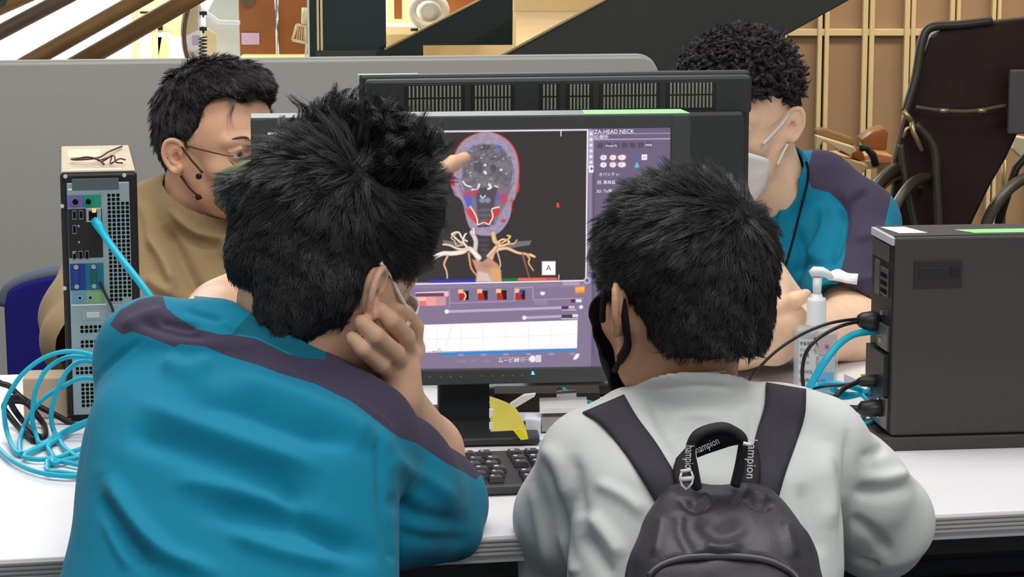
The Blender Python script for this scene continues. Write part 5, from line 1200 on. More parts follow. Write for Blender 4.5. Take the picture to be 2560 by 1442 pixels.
# ------------------------------------------------------------------ boy with backpack
def boy():
    q = p(1720, 1442, 2.2)
    root = thing('person', 'short-haired person in a white long-sleeved tee with a black backpack and mask, seen from behind', 'person', frame((q[0], q[1], 0)))
    I = root.matrix_world.inverted()
    O = p(1712, 755, 2.315); R = R3(27, -5, 2); s = .92
    lo, hi = bounds([p(1380, 1120, 2.2), p(2230, 1250, 2.5), p(1700, 420, 2.3), p(1800, 1300, 2.2)], .05); F = Field(lo, hi, .0025)
    L = head_parts(F, O, R, s, earang=34)
    nb = p(1730, 985, 2.32)
    F.cone(L(0, -.025, -.035), nb, .043, .0405, .012); F.cone(L(0, .0, -.06), nb+np.array((0, .01, 0)), .038, .038, .012)
    F.chain([p(1500, 1160, 2.34), nb-np.array((0, 0, .055)), p(2030, 1140, 2.35)], [.02, .036, .02], .02); F.cone(nb-np.array((0, 0, .08)), p(1760, 1330, 2.28), .06, .07, .03)
    for a_, b_, c_ in (((1480, 1115, 2.33), (1370, 1330, 2.42), (1300, 1260, 2.62)), ((2050, 1090, 2.35), (2200, 1330, 2.47), (2090, 1200, 2.66))):
        F.chain([p(*a_), p(*b_), p(*c_)], [.033, .030, .022], .01)
    body, co, Fc = bake(F, 'body', M_skin2, root, 2); body.matrix_local = I.copy(); del F
    # tee
    lo, hi = bounds([p(1290, 1500, 2.1), p(2320, 1500, 2.5), p(1700, 930, 2.4)], .08); lo[2] = .47; hi[2] = p(1700, 900, 2.3)[2]+.03
    F = Field(lo, hi, .003)
    def row(y, xl, xr, d, ry): return (p((xl+xr)/2, y, d), (xr-xl)/2/FPX*d, ry)
    F.loft([row(2050, 1400, 2090, 2.26, .11), row(1700, 1410, 2100, 2.27, .11), row(1442, 1420, 2105, 2.28, .11), row(1250, 1425, 2100, 2.30, .108), row(1120, 1440, 2080, 2.31, .10), row(1070, 1500, 2015, 2.32, .085), row(1020, 1570, 1935, 2.33, .066), row(975, 1602, 1885, 2.335, .056)], .02, e=2.3)
    F.chain([p(1490, 1136, 2.335), p(1600, 1078, 2.335), p(1750, 1062, 2.33), p(1920, 1066, 2.335), p(2040, 1110, 2.345)], [.044, .043, .044, .044, .046], .02)
    F.chain([p(1478, 1160, 2.335), p(1432, 1290, 2.38), p(1395, 1420, 2.43)], [.052, .054, .046], .02)
    F.chain([p(1400, 1420, 2.43), p(1370, 1560, 2.46)], [.044, .03], .02)
    F.chain([p(2035, 1130, 2.345), p(2130, 1230, 2.39), p(2190, 1300, 2.43)], [.050, .054, .053], .02)
    F.chain([p(2195, 1310, 2.43), p(2190, 1335, 2.44)], [.052, .046], .02)
    F.cone(p(2170, 1330, 2.52), p(2120, 1270, 2.64), .032, .030, .02); F.cone(p(1400, 1380, 2.46), p(1330, 1290, 2.60), .036, .028, .02)
    nk0, nk1 = p(1735, 985, 2.325), L(0, -.02, -.06); u = (nk1-nk0)/np.linalg.norm(nk1-nk0)
    F.cone(nk0-u*.02, nk0+u*.055, .057, .0545, .012); F.cone(nk0+u*.004, nk0+u*.18, .0465, .050, .006, 'cut'); F.shear_off(p(1750, 936, 2.275), (.0, .36, .93), (.10, .12, .10))
    br = [([(1355, 1140), (1385, 1220), (1410, 1300), (1440, 1442)], 10, -.0035), ([(1350, 1110), (1400, 1170), (1420, 1260)], 22, .004), ([(1430, 1130), (1440, 1230), (1460, 1300)], 22, -.004), ([(1470, 1280), (1520, 1340), (1560, 1400)], 20, .005), ([(1455, 1330), (1500, 1400), (1530, 1442)], 18, -.005),
          ([(1330, 1200), (1350, 1320), (1370, 1442)], 16, .003), ([(1400, 1320), (1425, 1400), (1440, 1442)], 14, .004),
          ([(2120, 1060), (2118, 1160), (2108, 1270), (2108, 1400)], 10, -.0040), ([(2150, 1150), (2190, 1130), (2215, 1115)], 14, -.004), ([(2130, 1225), (2200, 1235), (2290, 1215)], 16, -.005), ([(2140, 1190), (2210, 1195), (2280, 1180)], 16, .005), ([(2120, 1290), (2180, 1330), (2230, 1390)], 16, -.004), ([(2140, 1400), (2170, 1410), (2200, 1415)], 9, -.005), ([(2060, 1100), (2080, 1220), (2070, 1330)], 22, .004), ([(2000, 1200), (2030, 1300), (2050, 1400)], 20, -.004),
          ([(1620, 975), (1740, 965), (1850, 972)], 7, -.0016), ([(1650, 1060), (1730, 1040), (1830, 1050)], 14, .003), ([(1660, 1090), (1750, 1075), (1840, 1085)], 12, -.003), ([(1480, 1200), (1560, 1240), (1620, 1290)], 18, .004), ([(1600, 1010), (1640, 1080), (1690, 1160)], 14, -.003), ([(1860, 1010), (1880, 1070), (1870, 1130)], 14, .003)]
    o, co, Fc = bake(F, 'tee', M_tee, root, 3, br, None, (.0012, 42, 9)); o.matrix_local = I.copy(); del F
    # thin collar line
    # hair
    lo, hi = bounds([O], .17); F = Field(lo, hi, .003)
    def E(c, r, k=.015, mode='add'): F.ell(L(*c), np.array(r)*s, R, k, mode)
    E((0, -.013, .043), (.083, .101, .088)); E((0, -.060, -.022), (.060, .044, .060), .03); E((-.02, .03, .05), (.055, .065, .06), .03)
    E((0, .105, -.040), (.10, .080, .090), .006, 'cut'); E((-.085, .006, -.030), (.030, .030, .046), .006, 'cut'); E((.085, .006, -.030), (.030, .030, .046), .006, 'cut'); E((0, -.04, -.082), (.09, .09, .040), .004, 'cut')
    hair, co, Fc = bake(F, 'hair', M_hcap, root, 2, cr=(.0012, 110, 8)); hair.matrix_local = I.copy(); del F
    wh = L(.020, -.078, .092)
    def flow(g, n, r):
        x = to_local(g, O, R, s); t_ = g-wh; dist = np.linalg.norm(t_, axis=1, keepdims=True)/s; t_ -= n*(t_*n).sum(1, keepdims=True); t_ /= np.maximum(np.linalg.norm(t_, axis=1, keepdims=True), 1e-6)
        up = np.clip((x[:, 2]-.10)/.03, 0, 1)[:, None]
        d = t_+np.cross(n, t_)*.3*np.exp(-dist/.05)+n*(.10+.45*up)+r.normal(size=g.shape)*(.12+.12*up); return d/np.linalg.norm(d, axis=1, keepdims=True)
    hair_strands('hair_strands', co, Fc, lambda g: np.where(to_local(g, O, R, s)[:, 2] < -.04, .4, 1.), flow, lambda g: .010+.012*np.clip((to_local(g, O, R, s)[:, 2]-.0)/.09, 0, 1), hair, M_hair, 2800, 22, .00034, .0034, .16, 0, 21, bend=.6, tip=.6)
    # mask with ear loop
    b = MB(); ring = spline([L(-.078, .016, .024), L(-.083, -.004, .022), L(-.084, -.016, .004), L(-.081, -.018, -.022), L(-.073, -.006, -.042), L(-.068, .018, -.058)], 6)
    b.tube(ring, .0035, 8, flat=1.6); b.tube(spline([L(-.078, .014, .024), L(-.081, .024, .012), L(-.078, .036, -.004), L(-.072, .048, -.020)], 5), .003, 8); b.tube(spline([L(-.074, -.008, -.040), L(-.070, .012, -.056), L(-.062, .040, -.072)], 5), .003, 8)
    b.build('mask_loop', M_maskk, root, I.copy())
    face_mask(root, I, O, R, s, M_maskk, .072, bottom=-.108)
    seat(root, 0, 0, 0, .46, 'round blue stool under the person wearing the backpack')
    # silver neck chain is not readable: only its pale line above the collar
    pts = spline([p(1665, 953, 2.262), p(1700, 940, 2.257), p(1750, 931, 2.256), p(1815, 929, 2.262)], 6); MB().tube(pts, .0007, 6).build('neck_cord', M_tee, root, I.copy())
    return root
def backpack():
    q = p(1800, 1442, 2.12); t = thing('backpack', 'small black backpack with white script lettering on its handle, worn over the white tee', 'backpack', frame((q[0], q[1], .6)))
    I = t.matrix_world.inverted()
    M_nyl = mat('black_nylon', rgb(46, 43, 49), .46, .45, bump=.25, bscale=700, noise=.05, nscale=400); M_strap = mat('strap_grey', rgb(62, 59, 68), .75, .3, bump=.2, bscale=1600); M_web = mat('web_black', rgb(40, 37, 42), .7, .3, bump=.3, bscale=2000)
    lo, hi = bounds([p(1560, 1560, 2.0), p(2070, 1560, 2.2), p(1800, 1200, 2.2)], .06); F = Field(lo, hi, .0028)
    def row(y, xl, xr, d, ry): return (p((xl+xr)/2, y, d), (xr-xl)/2/FPX*d, ry)
    F.loft([row(1720, 1540, 2075, 2.09, .075), row(1560, 1545, 2080, 2.09, .075), row(1442, 1566, 2060, 2.10, .072), row(1370, 1585, 2036, 2.11, .066), row(1310, 1612, 2008, 2.125, .056), row(1265, 1640, 1975, 2.14, .044), row(1235, 1662, 1945, 2.15, .032), row(1222, 1680, 1925, 2.155, .02)], .015, e=2.6)
    br = [([(1690, 1240), (1730, 1268), (1765, 1262), (1800, 1245)], 10, -.004), ([(1850, 1205), (1850, 1235), (1835, 1262)], 8, -.0035), ([(1855, 1212), (1890, 1240), (1930, 1250)], 9, .004), ([(1850, 1240), (1900, 1265), (1930, 1262)], 8, -.004), ([(1700, 1270), (1700, 1330), (1740, 1400)], 16, -.003), ([(1960, 1290), (1975, 1350), (1990, 1400)], 14, .003), ([(1740, 1290), (1800, 1330), (1880, 1300)], 24, -.004), ([(1660, 1270), (1650, 1340), (1640, 1400)], 16, .003), ([(1760, 1355), (1800, 1372), (1860, 1360)], 12, .003),
          ([(1622, 1442), (1650, 1412), (1700, 1392), (1790, 1385), (1880, 1388), (1950, 1408), (1990, 1442)], 6, -.004), ([(1760, 1225), (1770, 1250), (1790, 1262)], 9, .003)]
    o, co, Fc = bake(F, 'pack_body', M_nyl, t, 2, br, None, (.0016, 60, 3)); o.matrix_local = I.copy(); del F
    # pocket piping follows the surface
    from mathutils.bvhtree import BVHTree
    bv = BVHTree.FromPolygons([Vector(c) for c in co], [tuple(int(i) for i in f) for f in Fc])
    def onto(x, y, off=.001, tree=None):
        o_ = Vector((0, 0, CAMZ)); d = (P(x, y, 2)-o_).normalized(); h = (tree or bv).ray_cast(o_, d)
        return h[0]+h[1]*off if h[0] is not None else P(x, y, 2.1)
    for dy, r_, m_ in ((0, .0028, mat('piping_gloss', rgb(70, 68, 76), .3, .6)), (9, .0020, M_web)):
        MB().tube(spline([onto(x, y+dy) for x, y in ((1622, 1441), (1650, 1414), (1700, 1396), (1760, 1390), (1840, 1390), (1900, 1396), (1950, 1412), (1990, 1444), (2010, 1500))], 6), r_, 8).build('piping', m_, t, I.copy())
    # straps lie on the tee
    tee = bpy.data.objects['tee']; dg_ = tee.data; vv = [tee.matrix_world @ v.co for v in dg_.vertices]; tb = BVHTree.FromPolygons([Vector(c) for c in vv], [tuple(pl_.vertices) for pl_ in dg_.polygons])
    def strap(pl, pr, n=14, off=.004, nm='strap', m=None):
        A = spline([(*a, 0) for a in pl], 6); B = spline([(*a, 0) for a in pr], 6); N_ = min(len(A), len(B)); me_v = []; K = 6
        for i in range(N_):
            for k in range(K+1):
                x = A[i][0]*(1-k/K)+B[i][0]*k/K; y = A[i][1]*(1-k/K)+B[i][1]*k/K
                o_ = Vector((0, 0, CAMZ)); d = (P(x, y, 2)-o_).normalized(); h = tb.ray_cast(o_, d); e_ = .003*(1-abs(2*k/K-1)**4)
                me_v.append(h[0]-d*(off+e_) if h[0] is not None else None)
        last = None
        for i, v in enumerate(me_v):
            if v is None:
                j = next((c for c in range(len(me_v)) if me_v[c] is not None), None); k_ = min((c for c in range(len(me_v)) if me_v[c] is not None), key=lambda c: abs(c//(K+1)-i//(K+1))*10+abs(c % (K+1)-i % (K+1)))
                r_, c_ = divmod(i, K+1); x = A[r_][0]*(1-c_/K)+B[r_][0]*c_/K; y = A[r_][1]*(1-c_/K)+B[r_][1]*c_/K
                dd = px_of(np.array(me_v[k_]))[2]; me_v[i] = P(x, y, float(dd)+.01)
        co_ = np.array([list(v) for v in me_v]); idx = np.arange(N_*(K+1)).reshape(N_, K+1)
        Fq = np.stack([idx[:-1, :-1], idx[1:, :-1], idx[1:, 1:], idx[:-1, 1:]], -1).reshape(-1, 4)
        me = bpy.data.meshes.new(nm); np_mesh(me, co_, Fq); o = put(nm, me, m or M_strap, t, I.copy()); md = o.modifiers.new('t', 'SOLIDIFY'); md.thickness = .006; md.offset = -1; return o
    strap([(1455, 1030), (1500, 1008), (1540, 1075), (1600, 1180), (1640, 1256)][0:1]+[(1500, 1060), (1560, 1130), (1605, 1200), (1642, 1262)], [(1560, 985), (1592, 1040), (1640, 1105), (1680, 1170), (1712, 1222)])
    strap([(1915, 955), (1912, 1010), (1895, 1070), (1878, 1150), (1870, 1235)], [(2016, 972), (2012, 1040), (1990, 1110), (1965, 1180), (1945, 1250)])
    # lower webbing joining strap to pack
    # yoke behind the handle: fabric loop ends
    for pl, pr in (([(1690, 1145), (1682, 1180), (1690, 1225)], [(1722, 1110), (1735, 1160), (1745, 1215)]), ([(1868, 1105), (1862, 1160), (1850, 1215)], [(1895, 1120), (1902, 1170), (1898, 1240)])): strap(pl, pr, off=.010, nm='handle_base', m=M_web)
    hp = [p(x, y, d) for x, y, d in ((1742, 1218, 2.14), (1733, 1170, 2.135), (1726, 1125, 2.13), (1738, 1092, 2.125), (1765, 1076, 2.125), (1805, 1068, 2.125), (1835, 1078, 2.13), (1857, 1100, 2.135), (1852, 1150, 2.14), (1838, 1212, 2.145))]
    MB().tube(spline(hp, 6), .0046, 10, flat=1.9, up=(0, 1, 0)).build('handle', M_web, t, I.copy())
    # wide rear web of the handle with lettering on its inner face
    w_ = []; A = spline([(1737, 1112, 0), (1760, 1088, 0), (1805, 1074, 0), (1838, 1084, 0), (1852, 1104, 0)], 6); B = spline([(1742, 1142, 0), (1770, 1132, 0), (1800, 1122, 0), (1826, 1113, 0), (1844, 1108, 0)], 6)
    co_ = np.array([list(P(a[0]*(1-k)+b_[0]*k, a[1]*(1-k)+b_[1]*k, 2.135+.006*k)) for a, b_ in zip(A, B) for k in (0, .5, 1)]); n_ = len(A); idx = np.arange(n_*3).reshape(n_, 3)
    me = bpy.data.meshes.new('handle_web'); np_mesh(me, co_, np.stack([idx[:-1, :-1], idx[1:, :-1], idx[1:, 1:], idx[:-1, 1:]], -1).reshape(-1, 4)); o = put('handle_web', me, M_web, t, I.copy()); md = o.modifiers.new('t', 'SOLIDIFY'); md.thickness = .0015
    M_let = mat('white_script', rgb(226, 222, 222), .6, .3)
    def script(word, x0, y0, x1, y1, h, d, sxx=1.0):
        a, b = P(x0, y0, d), P(x1, y1, d); ux = (b-a); Ln = ux.length; ux.normalize(); un = (Vector((0, 0, CAMZ))-a).normalized(); un = (un-ux*un.dot(ux)).normalized(); uz = un.cross(ux)
        c = bpy.data.curves.new('t', 'FONT'); c.body = word; c.size = h; c.shear = .3; o_ = bpy.data.objects.new('t', c); COL.objects.link(o_); bpy.context.view_layer.update(); wd = max(o_.dimensions.x, 1e-4); bpy.data.objects.remove(o_)
        M = Matrix.Translation(a) @ Matrix((ux, uz, un)).transposed().to_4x4()
        o2 = text(word, h, M_let, t, I @ M, 'lettering', .0002, 'LEFT', Ln/wd); return o2
    script('hampion', 1714, 1112, 1712, 1180, .0115, 2.118); script('hampion', 1872, 1096, 1866, 1196, .0115, 2.122); script('hampion', 1742, 1134, 1800, 1108, .010, 2.128)
    # C emblem of the handle, drawn as an outlined capsule with a bar
    def em(pts, r_=.0011): MB().tube([p(x, y, 2.116) for x, y in pts], r_, 6).build('emblem', M_let, t, I.copy())
    em([(1701, 1178), (1728, 1174)], .0016); em(spline([(1704, 1180, 0), (1700, 1195, 0), (1704, 1212, 0), (1716, 1224, 0)], 4) and [(1704, 1180), (1700, 1195), (1704, 1212), (1716, 1224)]); em([(1728, 1178), (1733, 1192), (1730, 1208), (1718, 1222)]); em([(1702, 1198), (1731, 1195)], .0022)
    em([(1858, 1108), (1878, 1112)], .0018)
    return t
# ------------------------------------------------------------------ older person in tan shirt, behind the table on the left
def person_tan():
    q = p(480, 900, 3.52)
    root = thing('person', 'dark-haired person in tan shirt with thin glasses and green mask, facing the screen', 'person', frame((q[0], q[1], 0)))
    I = root.matrix_world.inverted()
    O = p(546, 364, 3.50); R = R3(-132, -3, 4); s = .94
    lo, hi = bounds([p(330, 640, 3.5), p(680, 640, 3.5), p(540, 160, 3.5)], .06); lo[1] -= .07; hi[1] += .05; F = Field(lo, hi, .0018)
    L = head_parts(F, O, R, s, earang=28)
    nb = p(470, 600, 3.56)
    F.cone(L(0, -.03, -.03), nb, .054, .052, .015); F.cone(L(0, .0, -.06), nb, .046, .050, .015)
    F.chain([p(360, 720, 3.57), nb-np.array((0, 0, .05)), p(610, 710, 3.56)], [.03, .05, .03], .03); F.cone(nb-np.array((0, 0, .04)), p(490, 850, 3.56), .05, .07, .03)
    body, co, Fc = bake(F, 'body', M_skin3, root, 2); body.matrix_local = I.copy(); del F
    eyes(L, R, s, root, I)
    # brows
    for sg in (-1, 1):
        b = MB(); b.tube(spline([L(sg*.013, .0960, .0215), L(sg*.030, .0925, .0290), L(sg*.050, .0785, .0255)], 5), [.0006+.0013*math.sin(k/10*3.0) for k in range(11)], 8); b.build('eyebrow', M_hairb, root, I.copy())
    # forehead lines and lid
    # shirt
    lo, hi = bounds([p(150, 1000, 3.4), p(720, 1000, 3.5), p(450, 560, 3.6)], .09); lo[2] = .47; F = Field(lo, hi, .004)
    def row(y, xl, xr, d, ry): return (p((xl+xr)/2, y, d), (xr-xl)/2/FPX*d, ry)
    F.loft([row(1300, 250, 740, 3.56, .12), row(1000, 255, 740, 3.55, .125), row(850, 262, 735, 3.55, .125), row(700, 285, 710, 3.56, .12), row(600, 320, 670, 3.57, .10), row(540, 370, 610, 3.575, .08), row(500, 405, 560, 3.58, .062)], .02, e=2.3)
    F.chain([p(335, 600, 3.57), p(430, 560, 3.58), p(540, 560, 3.57), p(650, 640, 3.53)], [.075, .07, .07, .07], .03)
    F.chain([p(300, 620, 3.56), p(215, 790, 3.44), p(210, 850, 3.36)], [.072, .062, .055], .02); F.chain([p(210, 850, 3.36), p(420, 905, 3.08)], [.055, .045], .02)
    F.chain([p(660, 640, 3.52), p(740, 800, 3.44), p(700, 880, 3.22)], [.068, .06, .05], .02)
    nk0, nk1 = p(478, 590, 3.56), L(0, -.015, -.055); u = (nk1-nk0)/np.linalg.norm(nk1-nk0)
    F.cone(nk0, nk0+u*.040, .085, .078, .015); F.cone(nk0+u*.016, nk0+u*.2, .060, .080, .008, 'cut')
    br = [([(400, 560), (440, 620), (480, 700), (500, 740)], 18, -.012), ([(370, 590), (410, 650), (440, 730)], 14, .010), ([(430, 560), (480, 600), (560, 620)], 12, -.006), ([(420, 520), (490, 580), (580, 600)], 9, .006), ([(360, 690), (400, 720), (440, 740)], 14, .006), ([(520, 620), (560, 660), (600, 700)], 16, -.006), ([(350, 500), (370, 560), (380, 620)], 14, .005)]
    o, co, Fc = bake(F, 'shirt', M_sweat, root, 3, br, None, (.002, 30, 4)); o.matrix_local = I.copy(); del F
    # hair
    lo, hi = bounds([O], .17); F = Field(lo, hi, .0032)
    def E(c, r, k=.015, mode='add'): F.ell(L(*c), np.array(r)*s, R, k, mode)
    E((0, -.013, .043), (.080, .098, .086)); E((0, -.055, -.005), (.060, .052, .055), .03); E((-.01, .020, .094), (.066, .066, .034), .03); E((.0, .038, .090), (.054, .036, .026), .02)
    E((0, .132, .006), (.15, .100, .092), .005, 'cut'); E((0, .085, -.075), (.12, .09, .07), .006, 'cut'); E((.088, -.004, -.045), (.034, .034, .052), .006, 'cut'); E((-.088, -.004, -.045), (.034, .034, .052), .006, 'cut'); F.ell(p(562, 308, 3.42), (.034, .075, .038), None, .004, 'cut')
    hair, co, Fc = bake(F, 'hair', M_hcap, root, 2, cr=(.0012, 110, 8)); hair.matrix_local = I.copy(); del F
    wh = L(-.02, -.075, .095)
    def flow(g, n, r):
        t_ = g-wh; t_ -= n*(t_*n).sum(1, keepdims=True); t_ /= np.maximum(np.linalg.norm(t_, axis=1, keepdims=True), 1e-6)
        d = t_+n*.12+np.array((0, 0, -.15))+r.normal(size=g.shape)*.16; return d/np.linalg.norm(d, axis=1, keepdims=True)
    brow = [(478, 345), (498, 300), (520, 262), (545, 236), (590, 262), (650, 290), (650, 420), (478, 420)]
    def skinny(g):
        x_, y_, d_ = px_of(g); return np.where(d_ < 3.52, poly_sd(x_, y_, brow), -99)
    hair_strands('hair_strands', co, Fc, lambda g: np.where(skinny(g) > 4, 0, 1.)*np.where((to_local(g, O, R, s)[:, 1] > .025) & (to_local(g, O, R, s)[:, 2] < .03), .0, 1.), flow, lambda g: (.013+.010*np.clip(to_local(g, O, R, s)[:, 2]/.09, 0, 1))*np.where(to_local(g, O, R, s)[:, 1] > .03, .7, 1)*np.clip(-skinny(g)/34, .25, 1), hair, M_hairb, 1900, 20, .00042, .0040, .10, 0, 31, bend=.7, tip=.7)
    # loose lock on the forehead
    b = MB()
    for k in (2, 4, 5, 7, 10):
        a = (k-6)*.0007; b.tube(spline([L(.030+a, .062, .094), L(.040+a, .084, .080), L(.050+a*1.5, .086, .062), L(.049+a*2.5, .088, .044-.0022*abs(k-5))], 5), [.0007*(1-j/17) for j in range(16)], 5)
    b.build('forelock', M_hairb, hair)
    face_mask(root, I, O, R, s, M_maskg, .076, top=-.022, bottom=-.108, back=.058)
    b = MB(); b.tube(spline([L(.080, -.006, .024), L(.081, .022, .0), L(.077, .050, -.024)], 6), .0016, 8); b.tube(spline([L(.076, -.002, -.036), L(.076, .020, -.054), L(.072, .040, -.066)], 6), .0016, 8); b.build('mask_loop', mat('brown_cord', rgb(66, 48, 38), .7, .2), root, I.copy())
    for c in (L(.0775, .044, -.030), L(.0735, .036, -.064)):
        MB().cyl(c, Vector(c)+Vector(R@np.array((.004, .001, 0))), .0042, n=14).build('mask_snap', M_black, root, I.copy())
    # glasses
    g = bpy.data.objects.new('glasses', None); COL.objects.link(g); tag(g, 'thin rimless glasses worn above the green mask', 'glasses'); MW_ = frame(Vector(O), 0); g.matrix_world = MW_; gi = MW_.inverted()
    M_gf = mat('glasses_frame', rgb(110, 90, 78), .25, .5, metal=.8)
    for sg in (-1, 1):
        MB().tube(spline([L(sg*.078, .000, .014), L(sg*.074, .035, .011), L(sg*.064, .085, .006), L(sg*.056, .098, .005)], 5), .0011, 6).build('temple_arm', M_gf, g, gi)
        rim = [L(sg*.034+.0235*math.cos(a), .102-.01*abs(math.cos(a)), .000+.0155*math.sin(a)) for a in np.linspace(0, 2*math.pi, 28, endpoint=False)]
        MB().tube(rim[16:28], .0006, 6).build('lens_rim', M_gf, g, gi)
        b = MB(); t_ = bmesh.new(); vs = [t_.verts.new(v) for v in rim]; t_.faces.new(vs); b._merge(t_, None); b.build('lens', mat('lens_glass', (1, 1, 1), .02, .5, alpha=.05), g, gi)
    MB().tube(spline([L(-.011, .104, .004), L(0, .108, .006), L(.011, .104, .004)], 4), .0009, 6).build('bridge', M_gf, g, gi)
    seat(root, 0, 0, -150, .46, None)
    return root
# ------------------------------------------------------------------ curly-haired person in scrubs, arms folded on the table
def person_curly():
    q = p(2040, 900, 3.48)
    root = thing('person', 'curly-haired person in teal and navy scrubs with white mask, hands folded on the table', 'person', frame((q[0], q[1], 0)))
    I = root.matrix_world.inverted()
    O = p(1852, 290, 3.34); R = R3(152, -11, -4); s = .915
    lo, hi = bounds([p(1780, 950, 3.05), p(2190, 800, 3.3), p(1850, 100, 3.4)], .05); hi = np.maximum(hi, p(2100, 500, 3.5)); F = Field(lo, hi, .0026)
    L = head_parts(F, O, R, s, earang=36)
    nb = p(1930, 500, 3.43)
    F.cone(L(0, -.03, -.03), nb, .054, .056, .015); F.cone(L(0, .01, -.07), nb+np.array((0, -.02, 0)), .046, .052, .02)
    F.chain([p(1790, 640, 3.45), nb-np.array((0, 0, .07)), p(2080, 610, 3.46)], [.03, .055, .03], .03); F.cone(nb-np.array((0, 0, .07)), p(1960, 820, 3.47), .06, .08, .03)
    # left arm (picture right)
    F.chain([p(2120, 600, 3.44), p(2128, 822, 3.26)], [.040, .044], .015); F.chain([p(2125, 822, 3.26), p(2040, 838, 3.19), p(1985, 838, 3.14)], [.044, .036, .030], .015)
    F.chain([p(1770, 620, 3.44), p(1800, 800, 3.22)], [.036, .042], .015); F.cone(p(2080, 610, 3.46), p(2120, 600, 3.44), .03, .04, .02); F.cone(p(1790, 640, 3.45), p(1770, 620, 3.44), .03, .036, .02); F.chain([p(1800, 815, 3.24), p(1850, 850, 3.13), p(1935, 856, 3.08)], [.042, .036, .028], .015)
    F.chain([p(1905, 690, 3.30), p(1960, 760, 3.2)], [.032, .030], .015)
    # clasped hands: palms overlapping, fingers wrapped around each other, thumb up at the front
    F.cone(p(1985, 838, 3.14), p(1945, 815, 3.09), .028, .030, .012); F.cone(p(1935, 856, 3.08), p(1965, 808, 3.06), .027, .030, .012)
    F.ell(p(1925, 800, 3.08), (.034, .026, .030), None, .012)
    for i, (x0, y0, x1, y1, x2, y2) in enumerate(((1960, 772, 1905, 748, 1872, 772), (1965, 792, 1908, 774, 1876, 796), (1965, 812, 1912, 800, 1880, 822), (1960, 832, 1915, 826, 1888, 842))):
        F.chain([p(x0, y0, 3.075), p((x0+x1)/2, (y0+y1)/2-4, 3.045), p(x1, y1, 3.04), p(x2, y2, 3.055)], [.0105, .0100, .0092, .0080], .003)
    for i, (x0, y0, x1, y1, x2, y2) in enumerate(((1935, 770, 1985, 784, 2010, 800), (1940, 800, 1992, 806, 2016, 818), (1945, 828, 1994, 828, 2018, 836))):
        F.chain([p(x0, y0, 3.075), p(x1, y1, 3.05), p(x2, y2, 3.07)], [.0110, .0100, .0085], .003)
    F.chain([p(1925, 800, 3.07), p(1948, 768, 3.045), p(1985, 750, 3.035), p(2014, 738, 3.04)], [.016, .0125, .0105, .0085], .004)
    F.chain([p(1905, 690, 3.30), p(1925, 740, 3.18), p(1940, 790, 3.10)], [.030, .030, .028], .012)
    body, co, Fc = bake(F, 'body', M_skin4, root, 2); body.matrix_local = I.copy(); del F
    # scrubs
    lo, hi = bounds([p(1700, 900, 3.3), p(2240, 900, 3.5), p(1950, 400, 3.5)], .09); lo[2] = .47; F = Field(lo, hi, .0035)
    def row(y, xl, xr, d, ry): return (p((xl+xr)/2, y, d), (xr-xl)/2/FPX*d, ry)
    F.loft([row(1250, 1740, 2170, 3.50, .12), row(900, 1735, 2165, 3.47, .125), row(750, 1730, 2165, 3.46, .125), row(620, 1735, 2165, 3.45, .12), row(520, 1760, 2140, 3.46, .105), row(460, 1810, 2090, 3.47, .08), row(425, 1870, 2040, 3.48, .055)], .02, e=2.3)
    F.chain([p(1770, 600, 3.44), p(1880, 520, 3.47), p(2040, 478, 3.47), p(2140, 560, 3.44)], [.062, .058, .052, .060], .03)
    F.chain([p(2140, 560, 3.44), p(2138, 660, 3.36), p(2108, 745, 3.30)], [.060, .060, .060], .02); F.chain([p(1770, 600, 3.43), p(1770, 740, 3.32)], [.06, .056], .02)
    F.cone(p(2096, 800, 3.262), p(2075, 900, 3.17), .050, .08, .004, 'cut')
    # V neck: wedge cut in front
    nk0, nk1 = p(1945, 520, 3.44), L(0, -.01, -.05); u = (nk1-nk0)/np.linalg.norm(nk1-nk0)
    F.cone(nk0, nk0+u*.05, .080, .070, .012); F.cone(nk0+u*.01, nk0+u*.2, .059, .078, .004, 'cut'); F.cone(p(1912, 470, 3.34), p(1925, 610, 3.29), .050, .012, .004, 'cut')
    br = [([(2075, 475), (2110, 520), (2100, 600), (2060, 690)], 12, -.008), ([(2045, 500), (2060, 580), (2010, 680)], 14, .008), ([(1990, 560), (2010, 640), (1990, 700)], 12, -.006), ([(2180, 470), (2130, 500), (2100, 540)], 9, -.008), ([(2130, 600), (2170, 590), (2200, 570)], 10, .005), ([(2010, 665), (2060, 655), (2100, 625)], 10, -.006), ([(2120, 690), (2160, 700), (2190, 690)], 12, .004), ([(1960, 480), (1950, 560), (1935, 640)], 9, .005), ([(2100, 745), (2150, 758), (2190, 760)], 5, -.003)]
    navy = [(2040, 340), (2140, 370), (2230, 440), (2226, 500), (2212, 560), (2210, 600), (2200, 800), (2088, 745), (2098, 690), (2112, 640), (2116, 600), (2122, 560), (2118, 530), (2100, 505), (2075, 482), (2030, 470), (2015, 440)]
    o, co, Fc = bake(F, 'scrub_top', M_scrub, root, 3, br, {'panel': [navy]}, (.0016, 36, 12)); o.matrix_local = I.copy(); del F
    # name sticker on the sleeve
    from mathutils.bvhtree import BVHTree
    bv = BVHTree.FromPolygons([Vector(c) for c in co], [tuple(int(i) for i in f) for f in Fc])
    def onto(x, y, off):
        o_ = Vector((0, 0, CAMZ)); d = (P(x, y, 2)-o_).normalized(); h = bv.ray_cast(o_, d); return (h[0]-d*off) if h[0] is not None else P(x, y, 3.25)
    A = spline([(2072, 680, 0), (2095, 672, 0), (2120, 682, 0), (2146, 684, 0)], 4); B = spline([(2070, 700, 0), (2092, 702, 0), (2118, 708, 0), (2142, 712, 0)], 4)
